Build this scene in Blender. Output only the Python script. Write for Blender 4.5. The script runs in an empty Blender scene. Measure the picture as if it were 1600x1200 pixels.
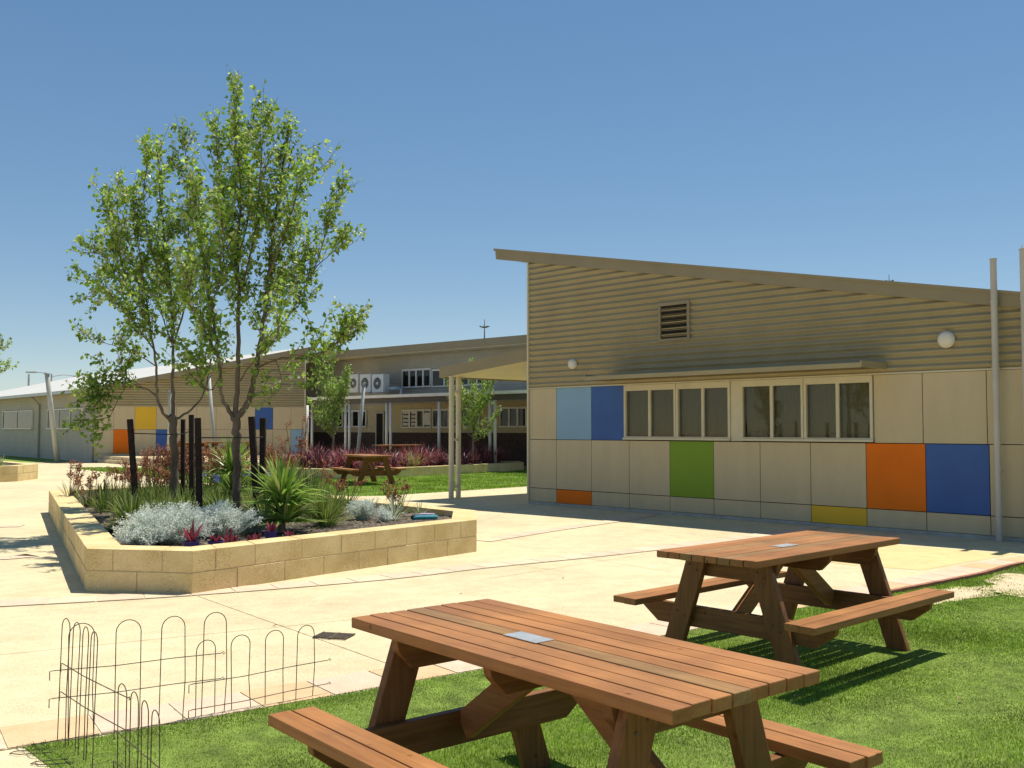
import bpy, bmesh, math, random
import numpy as np
from mathutils import Vector, Matrix
R = random.Random(7)
NP = np.random.RandomState(11)
C = bpy.context.scene.collection
sc = bpy.context.scene
# ------------------------------------------------------------------ survey helper: turns measured points into metres
F = 1540.0; EYE = 1.6; TILT = math.atan(70/F)
def ray(px, py):
    cx = (px-800)/F; cy = (600-py)/F
    return (cx, math.cos(TILT)-cy*math.sin(TILT), math.sin(TILT)+cy*math.cos(TILT))
def at(px, py, h=0.0):
    d = ray(px, py); t = (h-EYE)/d[2]
    return Vector((d[0]*t, d[1]*t, h))
def far(px, py, Y):
    d = ray(px, py); t = Y/d[1]
    return Vector((d[0]*t, Y, EYE+d[2]*t))
# ------------------------------------------------------------------ mesh helpers
class MB:
    def __init__(s): s.v = []; s.f = []; s.m = []
    def add(s, vs, fs, m=0):
        b = len(s.v); s.v += [tuple(p) for p in vs]
        for f in fs: s.f.append(tuple(b+i for i in f)); s.m.append(m)
    def hexa(s, p, m=0):
        s.add(p, [(3,2,1,0),(4,5,6,7),(0,1,5,4),(1,2,6,5),(2,3,7,6),(3,0,4,7)], m)
    def box(s, x0, x1, y0, y1, z0, z1, m=0):
        s.hexa([(x0,y0,z0),(x1,y0,z0),(x1,y1,z0),(x0,y1,z0),(x0,y0,z1),(x1,y0,z1),(x1,y1,z1),(x0,y1,z1)], m)
    def beam(s, a, b, w, t, up=(0,0,1), m=0):
        a = Vector(a); b = Vector(b); d = (b-a).normalized(); u = Vector(up)
        x = d.cross(u).normalized()*t/2; y = x.cross(d).normalized()*w/2
        s.hexa([a-x-y, a+x-y, b+x-y, b-x-y, a-x+y, a+x+y, b+x+y, b-x+y], m)
    def prism(s, poly, z0, z1, m=0):
        n = len(poly)
        s.add([(p[0],p[1],z0) for p in poly]+[(p[0],p[1],z1) for p in poly],
              [tuple(range(n))[::-1], tuple(range(n, 2*n))]+[(i,(i+1)%n,(i+1)%n+n,i+n) for i in range(n)], m)
    def xprism(s, poly, x0, x1, m=0):   # poly in (y,z), extruded along x
        n = len(poly)
        s.add([(x0,p[0],p[1]) for p in poly]+[(x1,p[0],p[1]) for p in poly],
              [tuple(range(n))[::-1], tuple(range(n, 2*n))]+[(i,(i+1)%n,(i+1)%n+n,i+n) for i in range(n)], m)
    def tube(s, pts, r, seg=6, m=0, cap=True):
        pts = [Vector(p) for p in pts]; n = len(pts)
        if not isinstance(r, (list, tuple)): r = [r]*n
        b = len(s.v); prev = None
        for i, p in enumerate(pts):
            d = (pts[min(i+1,n-1)]-pts[max(i-1,0)])
            d = d.normalized() if d.length > 1e-9 else Vector((0,0,1))
            if prev is None:
                x = d.cross(Vector((0,1,0.01)));
                if x.length < .05: x = d.cross(Vector((1,0,0)))
                x.normalize()
            else:
                x = (prev - d*prev.dot(d))
                x = x.normalized() if x.length > 1e-6 else d.orthogonal().normalized()
            prev = x; y = d.cross(x)
            for k in range(seg):
                a = 2*math.pi*k/seg
                s.v.append(tuple(p+(x*math.cos(a)+y*math.sin(a))*r[i]))
        for i in range(n-1):
            for k in range(seg):
                k2 = (k+1)%seg
                s.f.append((b+i*seg+k, b+i*seg+k2, b+(i+1)*seg+k2, b+(i+1)*seg+k)); s.m.append(m)
        if cap and seg > 2:
            s.f.append(tuple(b+k for k in range(seg))[::-1]); s.m.append(m)
            s.f.append(tuple(b+(n-1)*seg+k for k in range(seg))); s.m.append(m)
    def ribbon(s, pts, side, ws, m=0, fold=0.0):
        b = len(s.v); n = len(pts)
        for i, p in enumerate(pts):
            w = side*ws[i]*.5
            s.v += [tuple(p-w+Vector((0,0,fold*ws[i]))), tuple(p), tuple(p+w+Vector((0,0,fold*ws[i])))]
        for i in range(n-1):
            for k in (0,1):
                s.f.append((b+3*i+k, b+3*i+k+1, b+3*i+k+4, b+3*i+k+3)); s.m.append(m)
    def build(s, name, mats, parent=None, smooth=False, bevel=0):
        me = bpy.data.meshes.new(name); me.from_pydata(s.v, [], s.f)
        if not isinstance(mats, (list, tuple)): mats = [mats]
        for mm in mats: me.materials.append(mm)
        me.polygons.foreach_set('material_index', s.m)
        if smooth: me.polygons.foreach_set('use_smooth', [True]*len(me.polygons))
        me.update()
        o = bpy.data.objects.new(name, me); C.objects.link(o)
        if parent: o.parent = parent
        if bevel:
            b = o.modifiers.new('bevel', 'BEVEL'); b.width = bevel; b.segments = 2; b.limit_method = 'ANGLE'
        return o
def tag(o, label=None, cat=None, group=None, kind=None):
    if label: o['label'] = label
    if cat: o['category'] = cat
    if group: o['group'] = group
    if kind: o['kind'] = kind
    return o
def thing(name, label, cat, loc=(0,0,0), rz=0, group=None):
    o = bpy.data.objects.new(name, None); C.objects.link(o)
    o.location = loc; o.rotation_euler = (0,0,rz); o.empty_display_size = .2
    return tag(o, label, cat, group)
def kids(o): return [c for c in C.objects if c.parent == o]
def copy_tree(o, parent=None):
    c = o.copy(); C.objects.link(c)
    if parent: c.parent = parent
    for ch in kids(o):
        if ch != c: copy_tree(ch, c)
    return c
def tri_mesh(name, V, Fc, mats, mi, parent=None):   # V (n,3), Fc (m,k)
    me = bpy.data.meshes.new(name); k = Fc.shape[1]
    me.vertices.add(len(V)); me.vertices.foreach_set('co', V.astype(np.float32).ravel())
    me.loops.add(Fc.size); me.loops.foreach_set('vertex_index', Fc.astype(np.int32).ravel())
    me.polygons.add(len(Fc)); me.polygons.foreach_set('loop_start', np.arange(0, Fc.size, k, dtype=np.int32))
    for mm in mats: me.materials.append(mm)
    me.polygons.foreach_set('material_index', mi.astype(np.int32))
    me.update(calc_edges=True)
    o = bpy.data.objects.new(name, me); C.objects.link(o)
    if parent: o.parent = parent
    return o
# ------------------------------------------------------------------ materials
def lk(t, a, b): t.links.new(a, b)
def mat(name, col, rough=.7, var=.12, scale=3, bump=0, bscale=60, col2=None, stretch=None, spec=.3, trans=0, metal=0, coord='Object', detail=6):
    m = bpy.data.materials.new(name); m.use_nodes = True; t = m.node_tree
    p = t.nodes['Principled BSDF']; out = t.nodes['Material Output']
    p.inputs['Roughness'].default_value = rough; p.inputs['Specular IOR Level'].default_value = spec
    p.inputs['Metallic'].default_value = metal
    tc = t.nodes.new('ShaderNodeTexCoord'); mp = t.nodes.new('ShaderNodeMapping'); lk(t, tc.outputs[coord], mp.inputs[0])
    if stretch: mp.inputs['Scale'].default_value = stretch
    n = t.nodes.new('ShaderNodeTexNoise'); n.inputs['Scale'].default_value = scale; n.inputs['Detail'].default_value = detail
    n.inputs['Roughness'].default_value = .65
    lk(t, mp.outputs[0], n.inputs['Vector'])
    r = t.nodes.new('ShaderNodeValToRGB'); e = r.color_ramp.elements
    c2 = col2 or tuple(c*(1-2*var) for c in col); c1 = tuple(min(1, c*(1+var)) for c in col) if not col2 else col
    e[0].position = .32; e[0].color = (*c2, 1); e[1].position = .68; e[1].color = (*c1, 1)
    lk(t, n.outputs['Fac'], r.inputs[0]); lk(t, r.outputs[0], p.inputs['Base Color'])
    if bump:
        n2 = t.nodes.new('ShaderNodeTexNoise'); n2.inputs['Scale'].default_value = bscale; n2.inputs['Detail'].default_value = 4
        lk(t, mp.outputs[0], n2.inputs['Vector'])
        b = t.nodes.new('ShaderNodeBump'); b.inputs['Strength'].default_value = bump; b.inputs['Distance'].default_value = .01
        lk(t, n2.outputs['Fac'], b.inputs['Height']); lk(t, b.outputs[0], p.inputs['Normal'])
    if trans:
        tr = t.nodes.new('ShaderNodeBsdfTranslucent'); lk(t, r.outputs[0], tr.inputs[0])
        mx = t.nodes.new('ShaderNodeMixShader'); mx.inputs[0].default_value = trans
        lk(t, p.outputs[0], mx.inputs[1]); lk(t, tr.outputs[0], mx.inputs[2]); lk(t, mx.outputs[0], out.inputs[0])
    return m
def ramp2(t, src, a, ca, b, cb):
    r = t.nodes.new('ShaderNodeValToRGB'); e = r.color_ramp.elements
    e[0].position = a; e[0].color = (*ca, 1); e[1].position = b; e[1].color = (*cb, 1); lk(t, src, r.inputs[0]); return r
def mixc(t, fac, a, b, mode='MULTIPLY'):
    m = t.nodes.new('ShaderNodeMix'); m.data_type = 'RGBA'; m.blend_type = mode
    if isinstance(fac, float): m.inputs[0].default_value = fac
    else: lk(t, fac, m.inputs[0])
    lk(t, a, m.inputs[6]); lk(t, b, m.inputs[7]); return m.outputs[2]
def noise(t, vec, scale, detail=4, rough=.6):
    n = t.nodes.new('ShaderNodeTexNoise'); n.inputs['Scale'].default_value = scale
    n.inputs['Detail'].default_value = detail; n.inputs['Roughness'].default_value = rough; lk(t, vec, n.inputs['Vector']); return n.outputs['Fac']
def concrete_mat(name, col, stain=.2, speck=.35):
    m = bpy.data.materials.new(name); m.use_nodes = True; t = m.node_tree; p = t.nodes['Principled BSDF']
    p.inputs['Roughness'].default_value = .85; p.inputs['Specular IOR Level'].default_value = .2
    g = t.nodes.new('ShaderNodeNewGeometry').outputs['Position']
    big = ramp2(t, noise(t, g, .5, 6, .7), .36, tuple(c*(1-stain) for c in col), .7, col)
    fine = ramp2(t, noise(t, g, 140, 3, .8), .38, (1-speck, 1-speck*1.1, 1-speck*1.3), .6, (1,1,1))
    mid = ramp2(t, noise(t, g, 3.5, 7, .7), .3, (.86,.84,.8), .6, (1,1,1))
    spots = ramp2(t, noise(t, g, 1.3, 8, .75), .26, (.7,.62,.5), .36, (1,1,1))
    c = mixc(t, 1.0, big.outputs[0], fine.outputs[0]); c = mixc(t, 1.0, c, mid.outputs[0]); c = mixc(t, .8, c, spots.outputs[0])
    lk(t, c, p.inputs['Base Color'])
    b = t.nodes.new('ShaderNodeBump'); b.inputs['Strength'].default_value = .25; b.inputs['Distance'].default_value = .004
    lk(t, noise(t, g, 160, 3), b.inputs['Height']); lk(t, b.outputs[0], p.inputs['Normal'])
    return m
def limestone_mat(name, col):
    m = bpy.data.materials.new(name); m.use_nodes = True; t = m.node_tree; p = t.nodes['Principled BSDF']
    p.inputs['Roughness'].default_value = .9; p.inputs['Specular IOR Level'].default_value = .15
    g = t.nodes.new('ShaderNodeNewGeometry').outputs['Position']
    big = ramp2(t, noise(t, g, 2.3, 6), .3, (col[0]*.78, col[1]*.73, col[2]*.62), .66, col)
    vo = t.nodes.new('ShaderNodeTexVoronoi'); vo.inputs['Scale'].default_value = 75; lk(t, g, vo.inputs['Vector'])
    patch = ramp2(t, noise(t, g, 3.2, 3), .42, (0,0,0), .62, (1,1,1))
    pit = ramp2(t, vo.outputs['Distance'], .16, (.36,.30,.2), .36, (1,1,1))
    fn = ramp2(t, noise(t, g, 45, 6, .8), .3, (.82,.8,.76), .6, (1,1,1))
    c = mixc(t, patch.outputs[0], big.outputs[0], mixc(t, 1.0, big.outputs[0], pit.outputs[0]), 'MIX')
    c = mixc(t, 1.0, c, fn.outputs[0]); lk(t, c, p.inputs['Base Color'])
    b = t.nodes.new('ShaderNodeBump'); b.inputs['Strength'].default_value = .5; b.inputs['Distance'].default_value = .006
    lk(t, noise(t, g, 60, 5, .7), b.inputs['Height']); lk(t, b.outputs[0], p.inputs['Normal'])
    return m
def wood_mat(name, col, dark, st=(1.2,22,22)):
    m = bpy.data.materials.new(name); m.use_nodes = True; t = m.node_tree; p = t.nodes['Principled BSDF']
    p.inputs['Roughness'].default_value = .5; p.inputs['Specular IOR Level'].default_value = .2
    tc = t.nodes.new('ShaderNodeTexCoord'); oi = t.nodes.new('ShaderNodeObjectInfo'); va = t.nodes.new('ShaderNodeVectorMath'); va.operation = 'MULTIPLY_ADD'
    lk(t, oi.outputs['Random'], va.inputs[0]); va.inputs[1].default_value = (7.3,5.1,3.7); lk(t, tc.outputs['Object'], va.inputs[2])
    mp = t.nodes.new('ShaderNodeMapping'); lk(t, va.outputs[0], mp.inputs[0]); mp.inputs['Scale'].default_value = st
    base = ramp2(t, noise(t, mp.outputs[0], 2.2, 8, .7), .3, dark, .66, col)
    wn = noise(t, va.outputs[0], 2.2, 5)
    wear = ramp2(t, wn, .35, (.78,.78,.8), .68, (1.12,1.1,1.05))
    vo = t.nodes.new('ShaderNodeTexVoronoi'); vo.inputs['Scale'].default_value = 5.5; lk(t, va.outputs[0], vo.inputs['Vector'])
    kn = ramp2(t, vo.outputs['Distance'], .03, (.35,.3,.26), .085, (1,1,1))
    c = mixc(t, 1.0, base.outputs[0], wear.outputs[0]); c = mixc(t, .75, c, kn.outputs[0]); lk(t, c, p.inputs['Base Color'])
    b = t.nodes.new('ShaderNodeBump'); b.inputs['Strength'].default_value = .35; b.inputs['Distance'].default_value = .002
    lk(t, noise(t, mp.outputs[0], 5, 6), b.inputs['Height']); lk(t, b.outputs[0], p.inputs['Normal'])
    rr = ramp2(t, wn, .3, (.42,)*3, .7, (.62,)*3); lk(t, rr.outputs[0], p.inputs['Roughness'])
    return m
def pane_mat(name, tint=(.02,.025,.02), clear=.75):
    m = bpy.data.materials.new(name); m.use_nodes = True; t = m.node_tree; t.nodes.clear()
    out = t.nodes.new('ShaderNodeOutputMaterial'); tr = t.nodes.new('ShaderNodeBsdfTransparent'); tr.inputs[0].default_value = (clear, clear*1.0, clear*.95, 1)
    gl = t.nodes.new('ShaderNodeBsdfGlossy'); gl.inputs['Roughness'].default_value = .02
    fr = t.nodes.new('ShaderNodeFresnel'); fr.inputs[0].default_value = 1.5
    mx = t.nodes.new('ShaderNodeMixShader'); lk(t, fr.outputs[0], mx.inputs[0]); lk(t, tr.outputs[0], mx.inputs[1]); lk(t, gl.outputs[0], mx.inputs[2])
    lk(t, mx.outputs[0], out.inputs[0]); return m
M = {}
M['paving'] = concrete_mat('paving', (.84,.73,.48), .20, .34)
M['paving2'] = concrete_mat('paving_yellow', (.80,.66,.34), .12, .3)
M['sand'] = mat('sand', (.62,.5,.32), .95, .12, 6, .5, 40)
M['joint'] = mat('joint', (.64,.53,.35), .9, .2, 10)
M['pave_pink'] = concrete_mat('paver_pink', (.78,.60,.45), .1, .2)
M['pave_orange'] = concrete_mat('paver_orange', (.77,.54,.32), .12, .2)
M['pave_cream'] = concrete_mat('paver_cream', (.78,.66,.48), .1, .2)
M['kerb_red'] = mat('kerb_red', (.36,.15,.09), .85, .2, 9, .4)
M['lime'] = limestone_mat('limestone', (.80,.64,.35))
M['mortar'] = mat('mortar', (.55,.44,.25), .95, .12, 12, .4, 50)
M['step'] = limestone_mat('step_stone', (.74,.62,.42))
M['soil'] = mat('soil', (.13,.105,.08), .95, .3, 14, .9, 50)
M['mulch'] = mat('mulch_chip', (.30,.24,.18), .9, .3, 20)
M['mulch2'] = mat('mulch_dark', (.11,.085,.06), .9, .3, 20)
M['lawn'] = mat('lawn', (.18,.25,.045), .95, .25, 5, .8, 90, detail=10)
M['lawn_far'] = mat('lawn_far', (.19,.29,.045), .95, .22, 3.5, .8, 60, detail=12)
M['g1'] = mat('blade_mid', (.32,.48,.05), .8, .25, 1.5, trans=.4, spec=.08)
M['g2'] = mat('blade_dark', (.17,.29,.035), .8, .25, 1.5, trans=.4, spec=.08)
M['g3'] = mat('blade_pale', (.42,.52,.13), .8, .2, 1.5, trans=.4, spec=.08)
M['g4'] = mat('blade_dry', (.36,.33,.16), .7, .2, 1.5, trans=.2)
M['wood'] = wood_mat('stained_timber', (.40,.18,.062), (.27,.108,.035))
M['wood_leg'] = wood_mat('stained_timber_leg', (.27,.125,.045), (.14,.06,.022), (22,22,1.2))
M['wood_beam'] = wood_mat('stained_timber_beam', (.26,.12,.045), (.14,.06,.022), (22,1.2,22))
M['wood2'] = wood_mat('stained_timber_light', (.44,.205,.075), (.32,.135,.045))
M['wood3'] = wood_mat('stained_timber_faded', (.37,.21,.085), (.23,.12,.045))
M['plate'] = mat('metal_plate', (.62,.63,.62), .35, .1, 30, metal=.6)
M['screw'] = mat('bolt_steel', (.55,.54,.5), .35, .1, 30, metal=.8)
M['wire'] = mat('fence_wire', (.11,.085,.055), .6, .3, 30)
M['tan'] = mat('tan_panel', (.56,.46,.285), .6, .035, 1.6, .05, 30, stretch=(2.2,2.2,.6))
M['blue'] = mat('blue_panel', (.055,.125,.36), .55, .06, 1.2, spec=.2)
M['pale_blue'] = mat('pale_blue_panel', (.24,.40,.55), .5, .04, 1.2)
M['orange'] = mat('orange_panel', (.78,.175,.010), .6, .04, 1.2, spec=.15)
M['yellow'] = mat('yellow_panel', (.74,.45,.03), .5, .04, 1.2)
M['green'] = mat('green_panel', (.19,.32,.02), .5, .04, 1.2)
M['gap'] = mat('dark_backing', (.05,.045,.035), .9, .1)
M['clad'] = mat('khaki_sheet', (.355,.295,.17), .5, .06, 1.1, 0, 30, spec=.35)
M['barge'] = mat('khaki_trim', (.29,.24,.15), .55, .05, 1.5)
M['soffit'] = mat('cream_soffit', (.66,.58,.38), .7, .03, 1.5)
M['slat'] = mat('louvre_slat', (.085,.075,.055), .6, .1, 5)
M['beam_dark'] = mat('beam_dark', (.10,.09,.085), .7, .1, 5)
M['roof'] = mat('pale_roof_sheet', (.62,.60,.54), .45, .05, .8)
M['cream'] = mat('cream_frame', (.62,.56,.40), .5, .04, 3)
M['white'] = mat('white_paint', (.74,.72,.66), .5, .05, 3)
M['pipe'] = mat('pipe_paint', (.52,.48,.42), .45, .05, 2)
M['grey'] = mat('grey_plinth', (.42,.41,.37), .8, .12, 6)
M['lamp'] = mat('opal_lamp', (.72,.66,.56), .3, .03, 5)
M['board'] = mat('weatherboard', (.43,.39,.32), .6, .05, 1.2)
M['board2'] = mat('grey_board', (.42,.39,.32), .6, .06, 1.2)
M['ochre'] = mat('ochre_wall', (.50,.42,.25), .7, .05, 1.2)
M['brick'] = mat('maroon_dado', (.085,.055,.045), .85, .3, 8)
M['dark'] = mat('dark_void', (.02,.018,.015), .9, .1)
M['polegrey'] = mat('pole_paint', (.42,.43,.39), .5, .06, 4)
M['steel'] = mat('galvanised', (.42,.45,.47), .4, .15, 5, metal=.5)
M['acwhite'] = mat('aircon_case', (.68,.66,.6), .5, .04, 4)
M['curtain'] = mat('curtain_green', (.27,.26,.165), .9, .05, 2, stretch=(14,14,1.5))
M['curtain2'] = mat('curtain_blue', (.34,.36,.36), .9, .2, 3, stretch=(9,9,.6))
M['paper'] = mat('paper', (.7,.7,.66), .8, .05, 5)
M['pane'] = pane_mat('window_pane')
M['bark'] = mat('bark', (.17,.13,.095), .9, .25, 6, .9, 40, stretch=(1,1,.3))
M['bark2'] = mat('bark_young', (.24,.19,.13), .85, .2, 8)
M['l1'] = mat('leaf_mid', (.30,.46,.065), .42, .25, 1.2, trans=.48, spec=.35)
M['l2'] = mat('leaf_dark', (.17,.30,.045), .42, .25, 1.2, trans=.42, spec=.35)
M['l3'] = mat('leaf_light', (.48,.62,.14), .42, .2, 1.2, trans=.5, spec=.35)
M['l4'] = mat('leaf_grey', (.52,.55,.34), .4, .2, 1.2, trans=.3, spec=.6)
M['stake'] = mat('stake_timber', (.028,.018,.014), .85, .3, 9, .6, 40)
M['silver'] = mat('silver_leaf', (.80,.84,.77), .8, .06, 8, trans=.35)
M['silver2'] = mat('silver_leaf_dull', (.62,.68,.60), .8, .08, 8, trans=.3)  # duller silver tone, picked at random for leaves and used on stems
M['yucca'] = mat('yucca_leaf', (.30,.46,.075), .4, .2, 3, trans=.3, spec=.5)
M['yucca2'] = mat('yucca_leaf_dark', (.16,.29,.05), .4, .2, 3, trans=.25, spec=.5)
M['yucca3'] = mat('yucca_leaf_old', (.42,.46,.14), .5, .2, 3, trans=.25)
M['tuft'] = mat('tuft_leaf', (.28,.36,.07), .5, .25, 4, trans=.3)
M['tuft2'] = mat('tuft_leaf_dark', (.11,.18,.04), .5, .25, 4, trans=.25)
M['paw_stem'] = mat('paw_stem', (.16,.09,.05), .7, .25, 6)
M['paw'] = mat('paw_flower', (.33,.12,.06), .75, .3, 15, trans=.2)
M['paw2'] = mat('paw_flower_pale', (.48,.25,.14), .75, .3, 15, trans=.2)
M['flax'] = mat('red_flax_leaf', (.38,.08,.09), .45, .3, 5, trans=.2, spec=.5)
M['flax2'] = mat('pink_flax_leaf', (.56,.23,.23), .45, .3, 5, trans=.2, spec=.5)
M['flax3'] = mat('purple_flax_leaf', (.045,.03,.035), .45, .3, 5, spec=.5)
M['flax4'] = mat('green_flax_leaf', (.36,.36,.09), .45, .3, 5, trans=.2)
M['pot'] = mat('purple_pot', (.07,.045,.22), .4, .1, 5)
M['pink'] = mat('pink_leaf', (.33,.06,.095), .5, .3, 12, trans=.3)
M['blueflower'] = mat('blue_flower', (.16,.18,.52), .6, .2, 12, trans=.2)
M['teal'] = mat('teal_fabric', (.02,.22,.27), .6, .2, 20, .4, 120)
M['black'] = mat('black_fabric', (.02,.02,.025), .7, .2, 20)
M['lilac'] = mat('lilac_lining', (.5,.42,.55), .8, .1, 20)
M['grate'] = mat('drain_iron', (.13,.10,.07), .7, .3, 30)
M['dead'] = mat('dead_leaf', (.30,.17,.08), .8, .3, 30)
M['pine'] = mat('pine_needles', (.04,.075,.035), .8, .2, 4)
# ------------------------------------------------------------------ ground
g = MB(); g.add([(-400,-60,0),(400,-60,0),(400,700,0),(-400,700,0)], [(0,1,2,3)])
tag(g.build('ground', M['sand']), kind='structure')
def sheet(name, poly, z, m, kind='structure'):
    b = MB(); b.add([(p[0],p[1],z) for p in poly], [tuple(range(len(poly)))]); return tag(b.build(name, m), kind=kind)
sheet('paving', [(-48,-8),(30,-8),(30,70),(-48,70)], .004, M['paving'])
LAWN = [(-2.45,5.02),(-2.1,5.2),(-1.78,5.44),(-.94,6.05),(-.23,6.59),(.9,7.45),(2.4,8.7),(3.86,9.82),(5.0,10.75),(6.1,11.75),(8.2,12.9),(11,13.6),(11,-1.5),(-1,-1.5),(-.2,2.6),(-1.2,3.7),(-2.11,4.65)]
sheet('lawn', LAWN, .008, M['lawn'])
LAWN2 = [(-18.3,40.6),(-14,35.2),(-9,29.3),(-6.2,26.3),(-4.9,24.7),(-4.3,23.9),(-3.8,23.45),(-3.0,23.6),(.43,27.4),(4.5,32),(9,37),(9,39.8),(-1,39.8),(-9,39.8),(-12,40.5)]
sheet('lawn', LAWN2, .008, M['lawn_far'])
LAWN3 = [at(0,722)[:2], at(60,723)[:2], at(100,722)[:2], (-21.5,49.5),(-34,64),(-44,60)]
sheet('lawn', LAWN3, .008, M['lawn_far'])
sheet('paving', [tuple(at(x,y)[:2]) for x,y in [(1120,840),(1400,852),(1590,866),(1530,876),(1440,892),(1330,884),(1180,862)]], .0062, M['paving2'])
def offset_line(pl, d):
    out = []
    for i, p in enumerate(pl):
        a = Vector(pl[max(i-1,0)]); b = Vector(pl[min(i+1,len(pl)-1)]); t = (b-a).normalized()
        out.append(Vector(p)+Vector((-t.y, t.x))*d)
    return out
def resample(pl, step):
    pl = [Vector(p) for p in pl]; out = []; carry = 0
    for a, b in zip(pl, pl[1:]):
        L = (b-a).length; s = carry
        while s < L: out.append(a+(b-a)*s/L); s += step
        carry = s-L
    out.append(pl[-1]); return out
def smooth_line(pl, n=6):
    pl = [Vector(p) for p in pl]; out = []
    for i in range(len(pl)-1):
        p0 = pl[max(i-1,0)]; p1 = pl[i]; p2 = pl[i+1]; p3 = pl[min(i+2,len(pl)-1)]
        for k in range(n):
            t = k/n
            out.append(.5*((2*p1)+(p2-p0)*t+(2*p0-5*p1+4*p2-p3)*t*t+(3*p1-p0-3*p2+p3)*t**3))
    out.append(pl[-1]); return out
def paver_band(pl, w, L, z, weights, name='paver_band', rows=1):
    b = MB(); pts = resample(smooth_line(pl), L); off = offset_line(pts, w)
    for i in range(len(pts)-1):
        b.add([(*pts[i],z),(*pts[i+1],z),(*off[i+1],z),(*off[i],z)], [(0,1,2,3)], 3)
    for i in range(len(pts)-1):
        for r in range(rows):
            a0 = .006/L; a1 = 1-a0; r0 = r/rows+.007/w; r1 = (r+1)/rows-.007/w
            def q(s, t):
                o = pts[i].lerp(pts[i+1], s); f = off[i].lerp(off[i+1], s); return (*o.lerp(f, t), z+.004)
            b.add([q(a0,r0), q(a1,r0), q(a1,r1), q(a0,r1)], [(0,1,2,3)], R.choices([0,1,2], weights)[0])
    return tag(b.build(name, [M['pave_pink'], M['pave_orange'], M['pave_cream'], M['joint']]), kind='structure')
edge = [(-3.9,3.9),(-3.2,4.5),(-2.45,5.02),(-1.78,5.44),(-.94,6.05),(-.23,6.59),(.9,7.45),(2.4,8.7),(3.86,9.82),(5.0,10.75),(6.1,11.75),(8.2,12.9),(11,13.6)]
paver_band(edge, .42, .44, .008, [3,4,1])
paver_band([(-12,7.3),(-7,8.15),(-4.6,8.9),(-3,9.52),(-1.3,10.5),(-.3,11.35),(1.4,12.6),(3.4,14.3),(5.2,16.1)], .36, .42, .008, [5,0,3])
paver_band([(-14,10.9),(-9.0,11.6),(-6.2,12.1),(-5.9,12.4)], .36, .42, .008, [5,1,3])
paver_band([(-18,13.9),(-12,15.2),(-8.0,16.1)], .36, .42, .008, [5,0,4])
paver_band([(-.3,14.0),(.8,15.6),(2.3,17.6),(3,19)], .34, .42, .008, [5,0,3])
# kerb edging where the lawn sits below the pavers
b = MB(); ke = smooth_line([(3.5,9.5),(3.86,9.8),(5.0,10.73),(6.1,11.73),(8.2,12.88),(11,13.58)]); ko = offset_line(ke, -.05)
for i in range(len(ke)-1):
    b.hexa([(*ko[i],0.0),(*ko[i+1],0.0),(*ke[i+1],0.0),(*ke[i],0.0),(*ko[i],.045),(*ko[i+1],.045),(*ke[i+1],.045),(*ke[i],.045)])
tag(b.build('kerb', M['kerb_red']), kind='structure')
# control joints sawn in the paving
b = MB()
def joint(a, c, w=.0045, z=.0085):
    a = Vector(a); c = Vector(c); t = (c-a).normalized(); n = Vector((-t.y, t.x))*w
    b.add([(*(a-n),z),(*(a+n),z),(*(c+n),z),(*(c-n),z)], [(0,1,2,3)])
G = lambda px, py: at(px, py)[:2]
joint(G(303,930), G(640,1050)); joint(G(0,1024), G(560,968)); joint(G(757,906), G(1010,866))
joint(G(760,877), G(880,893)); joint(G(755,845), G(900,825)); joint(G(880,867), G(1050,895))
joint(G(0,838), (-8.6,12.3)); pass
joint((-20,22),(-8.5,22.6)); joint((-24,27),(-7,26.5)); joint((-1,15.5),(1.5,24.5)); joint((-3.5,19),(1.2,19.9)); joint((1.5,16.6),(3.8,13.6))
tag(b.build('paving_joint', M['joint']), kind='structure')
# sand showing through the lawn
SP = [(4.2,9.5,.75,.22,.72),(5.4,10.3,1.0,.35,.72),(6.2,10.9,.7,.3,.6),(4.9,8.9,.28,.08,.3),(5.5,8.0,.25,.1,.2),(6.0,9.9,.5,.2,.5),(7.0,11.3,.8,.35,.5)]
b = MB()
for (x,y,a,c,th) in SP:
    pts = []
    ph = [R.uniform(0,6.28) for _ in range(4)]
    for k in range(36):
        q = 2*math.pi*k/36; rr = 1+.22*math.sin(3*q+ph[0])+.16*math.sin(5*q+ph[1])+.12*math.sin(9*q+ph[2])
        u = a*rr*math.cos(q); v = c*rr*math.sin(q)
        pts.append((x+u*math.cos(th)-v*math.sin(th), y+u*math.sin(th)+v*math.cos(th), .012))
    b.add([(x,y,.012)]+pts, [(0,k+1,(k+1)%36+1) for k in range(36)])
tag(b.build('sand_patch', M['sand']), kind='structure')
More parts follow.
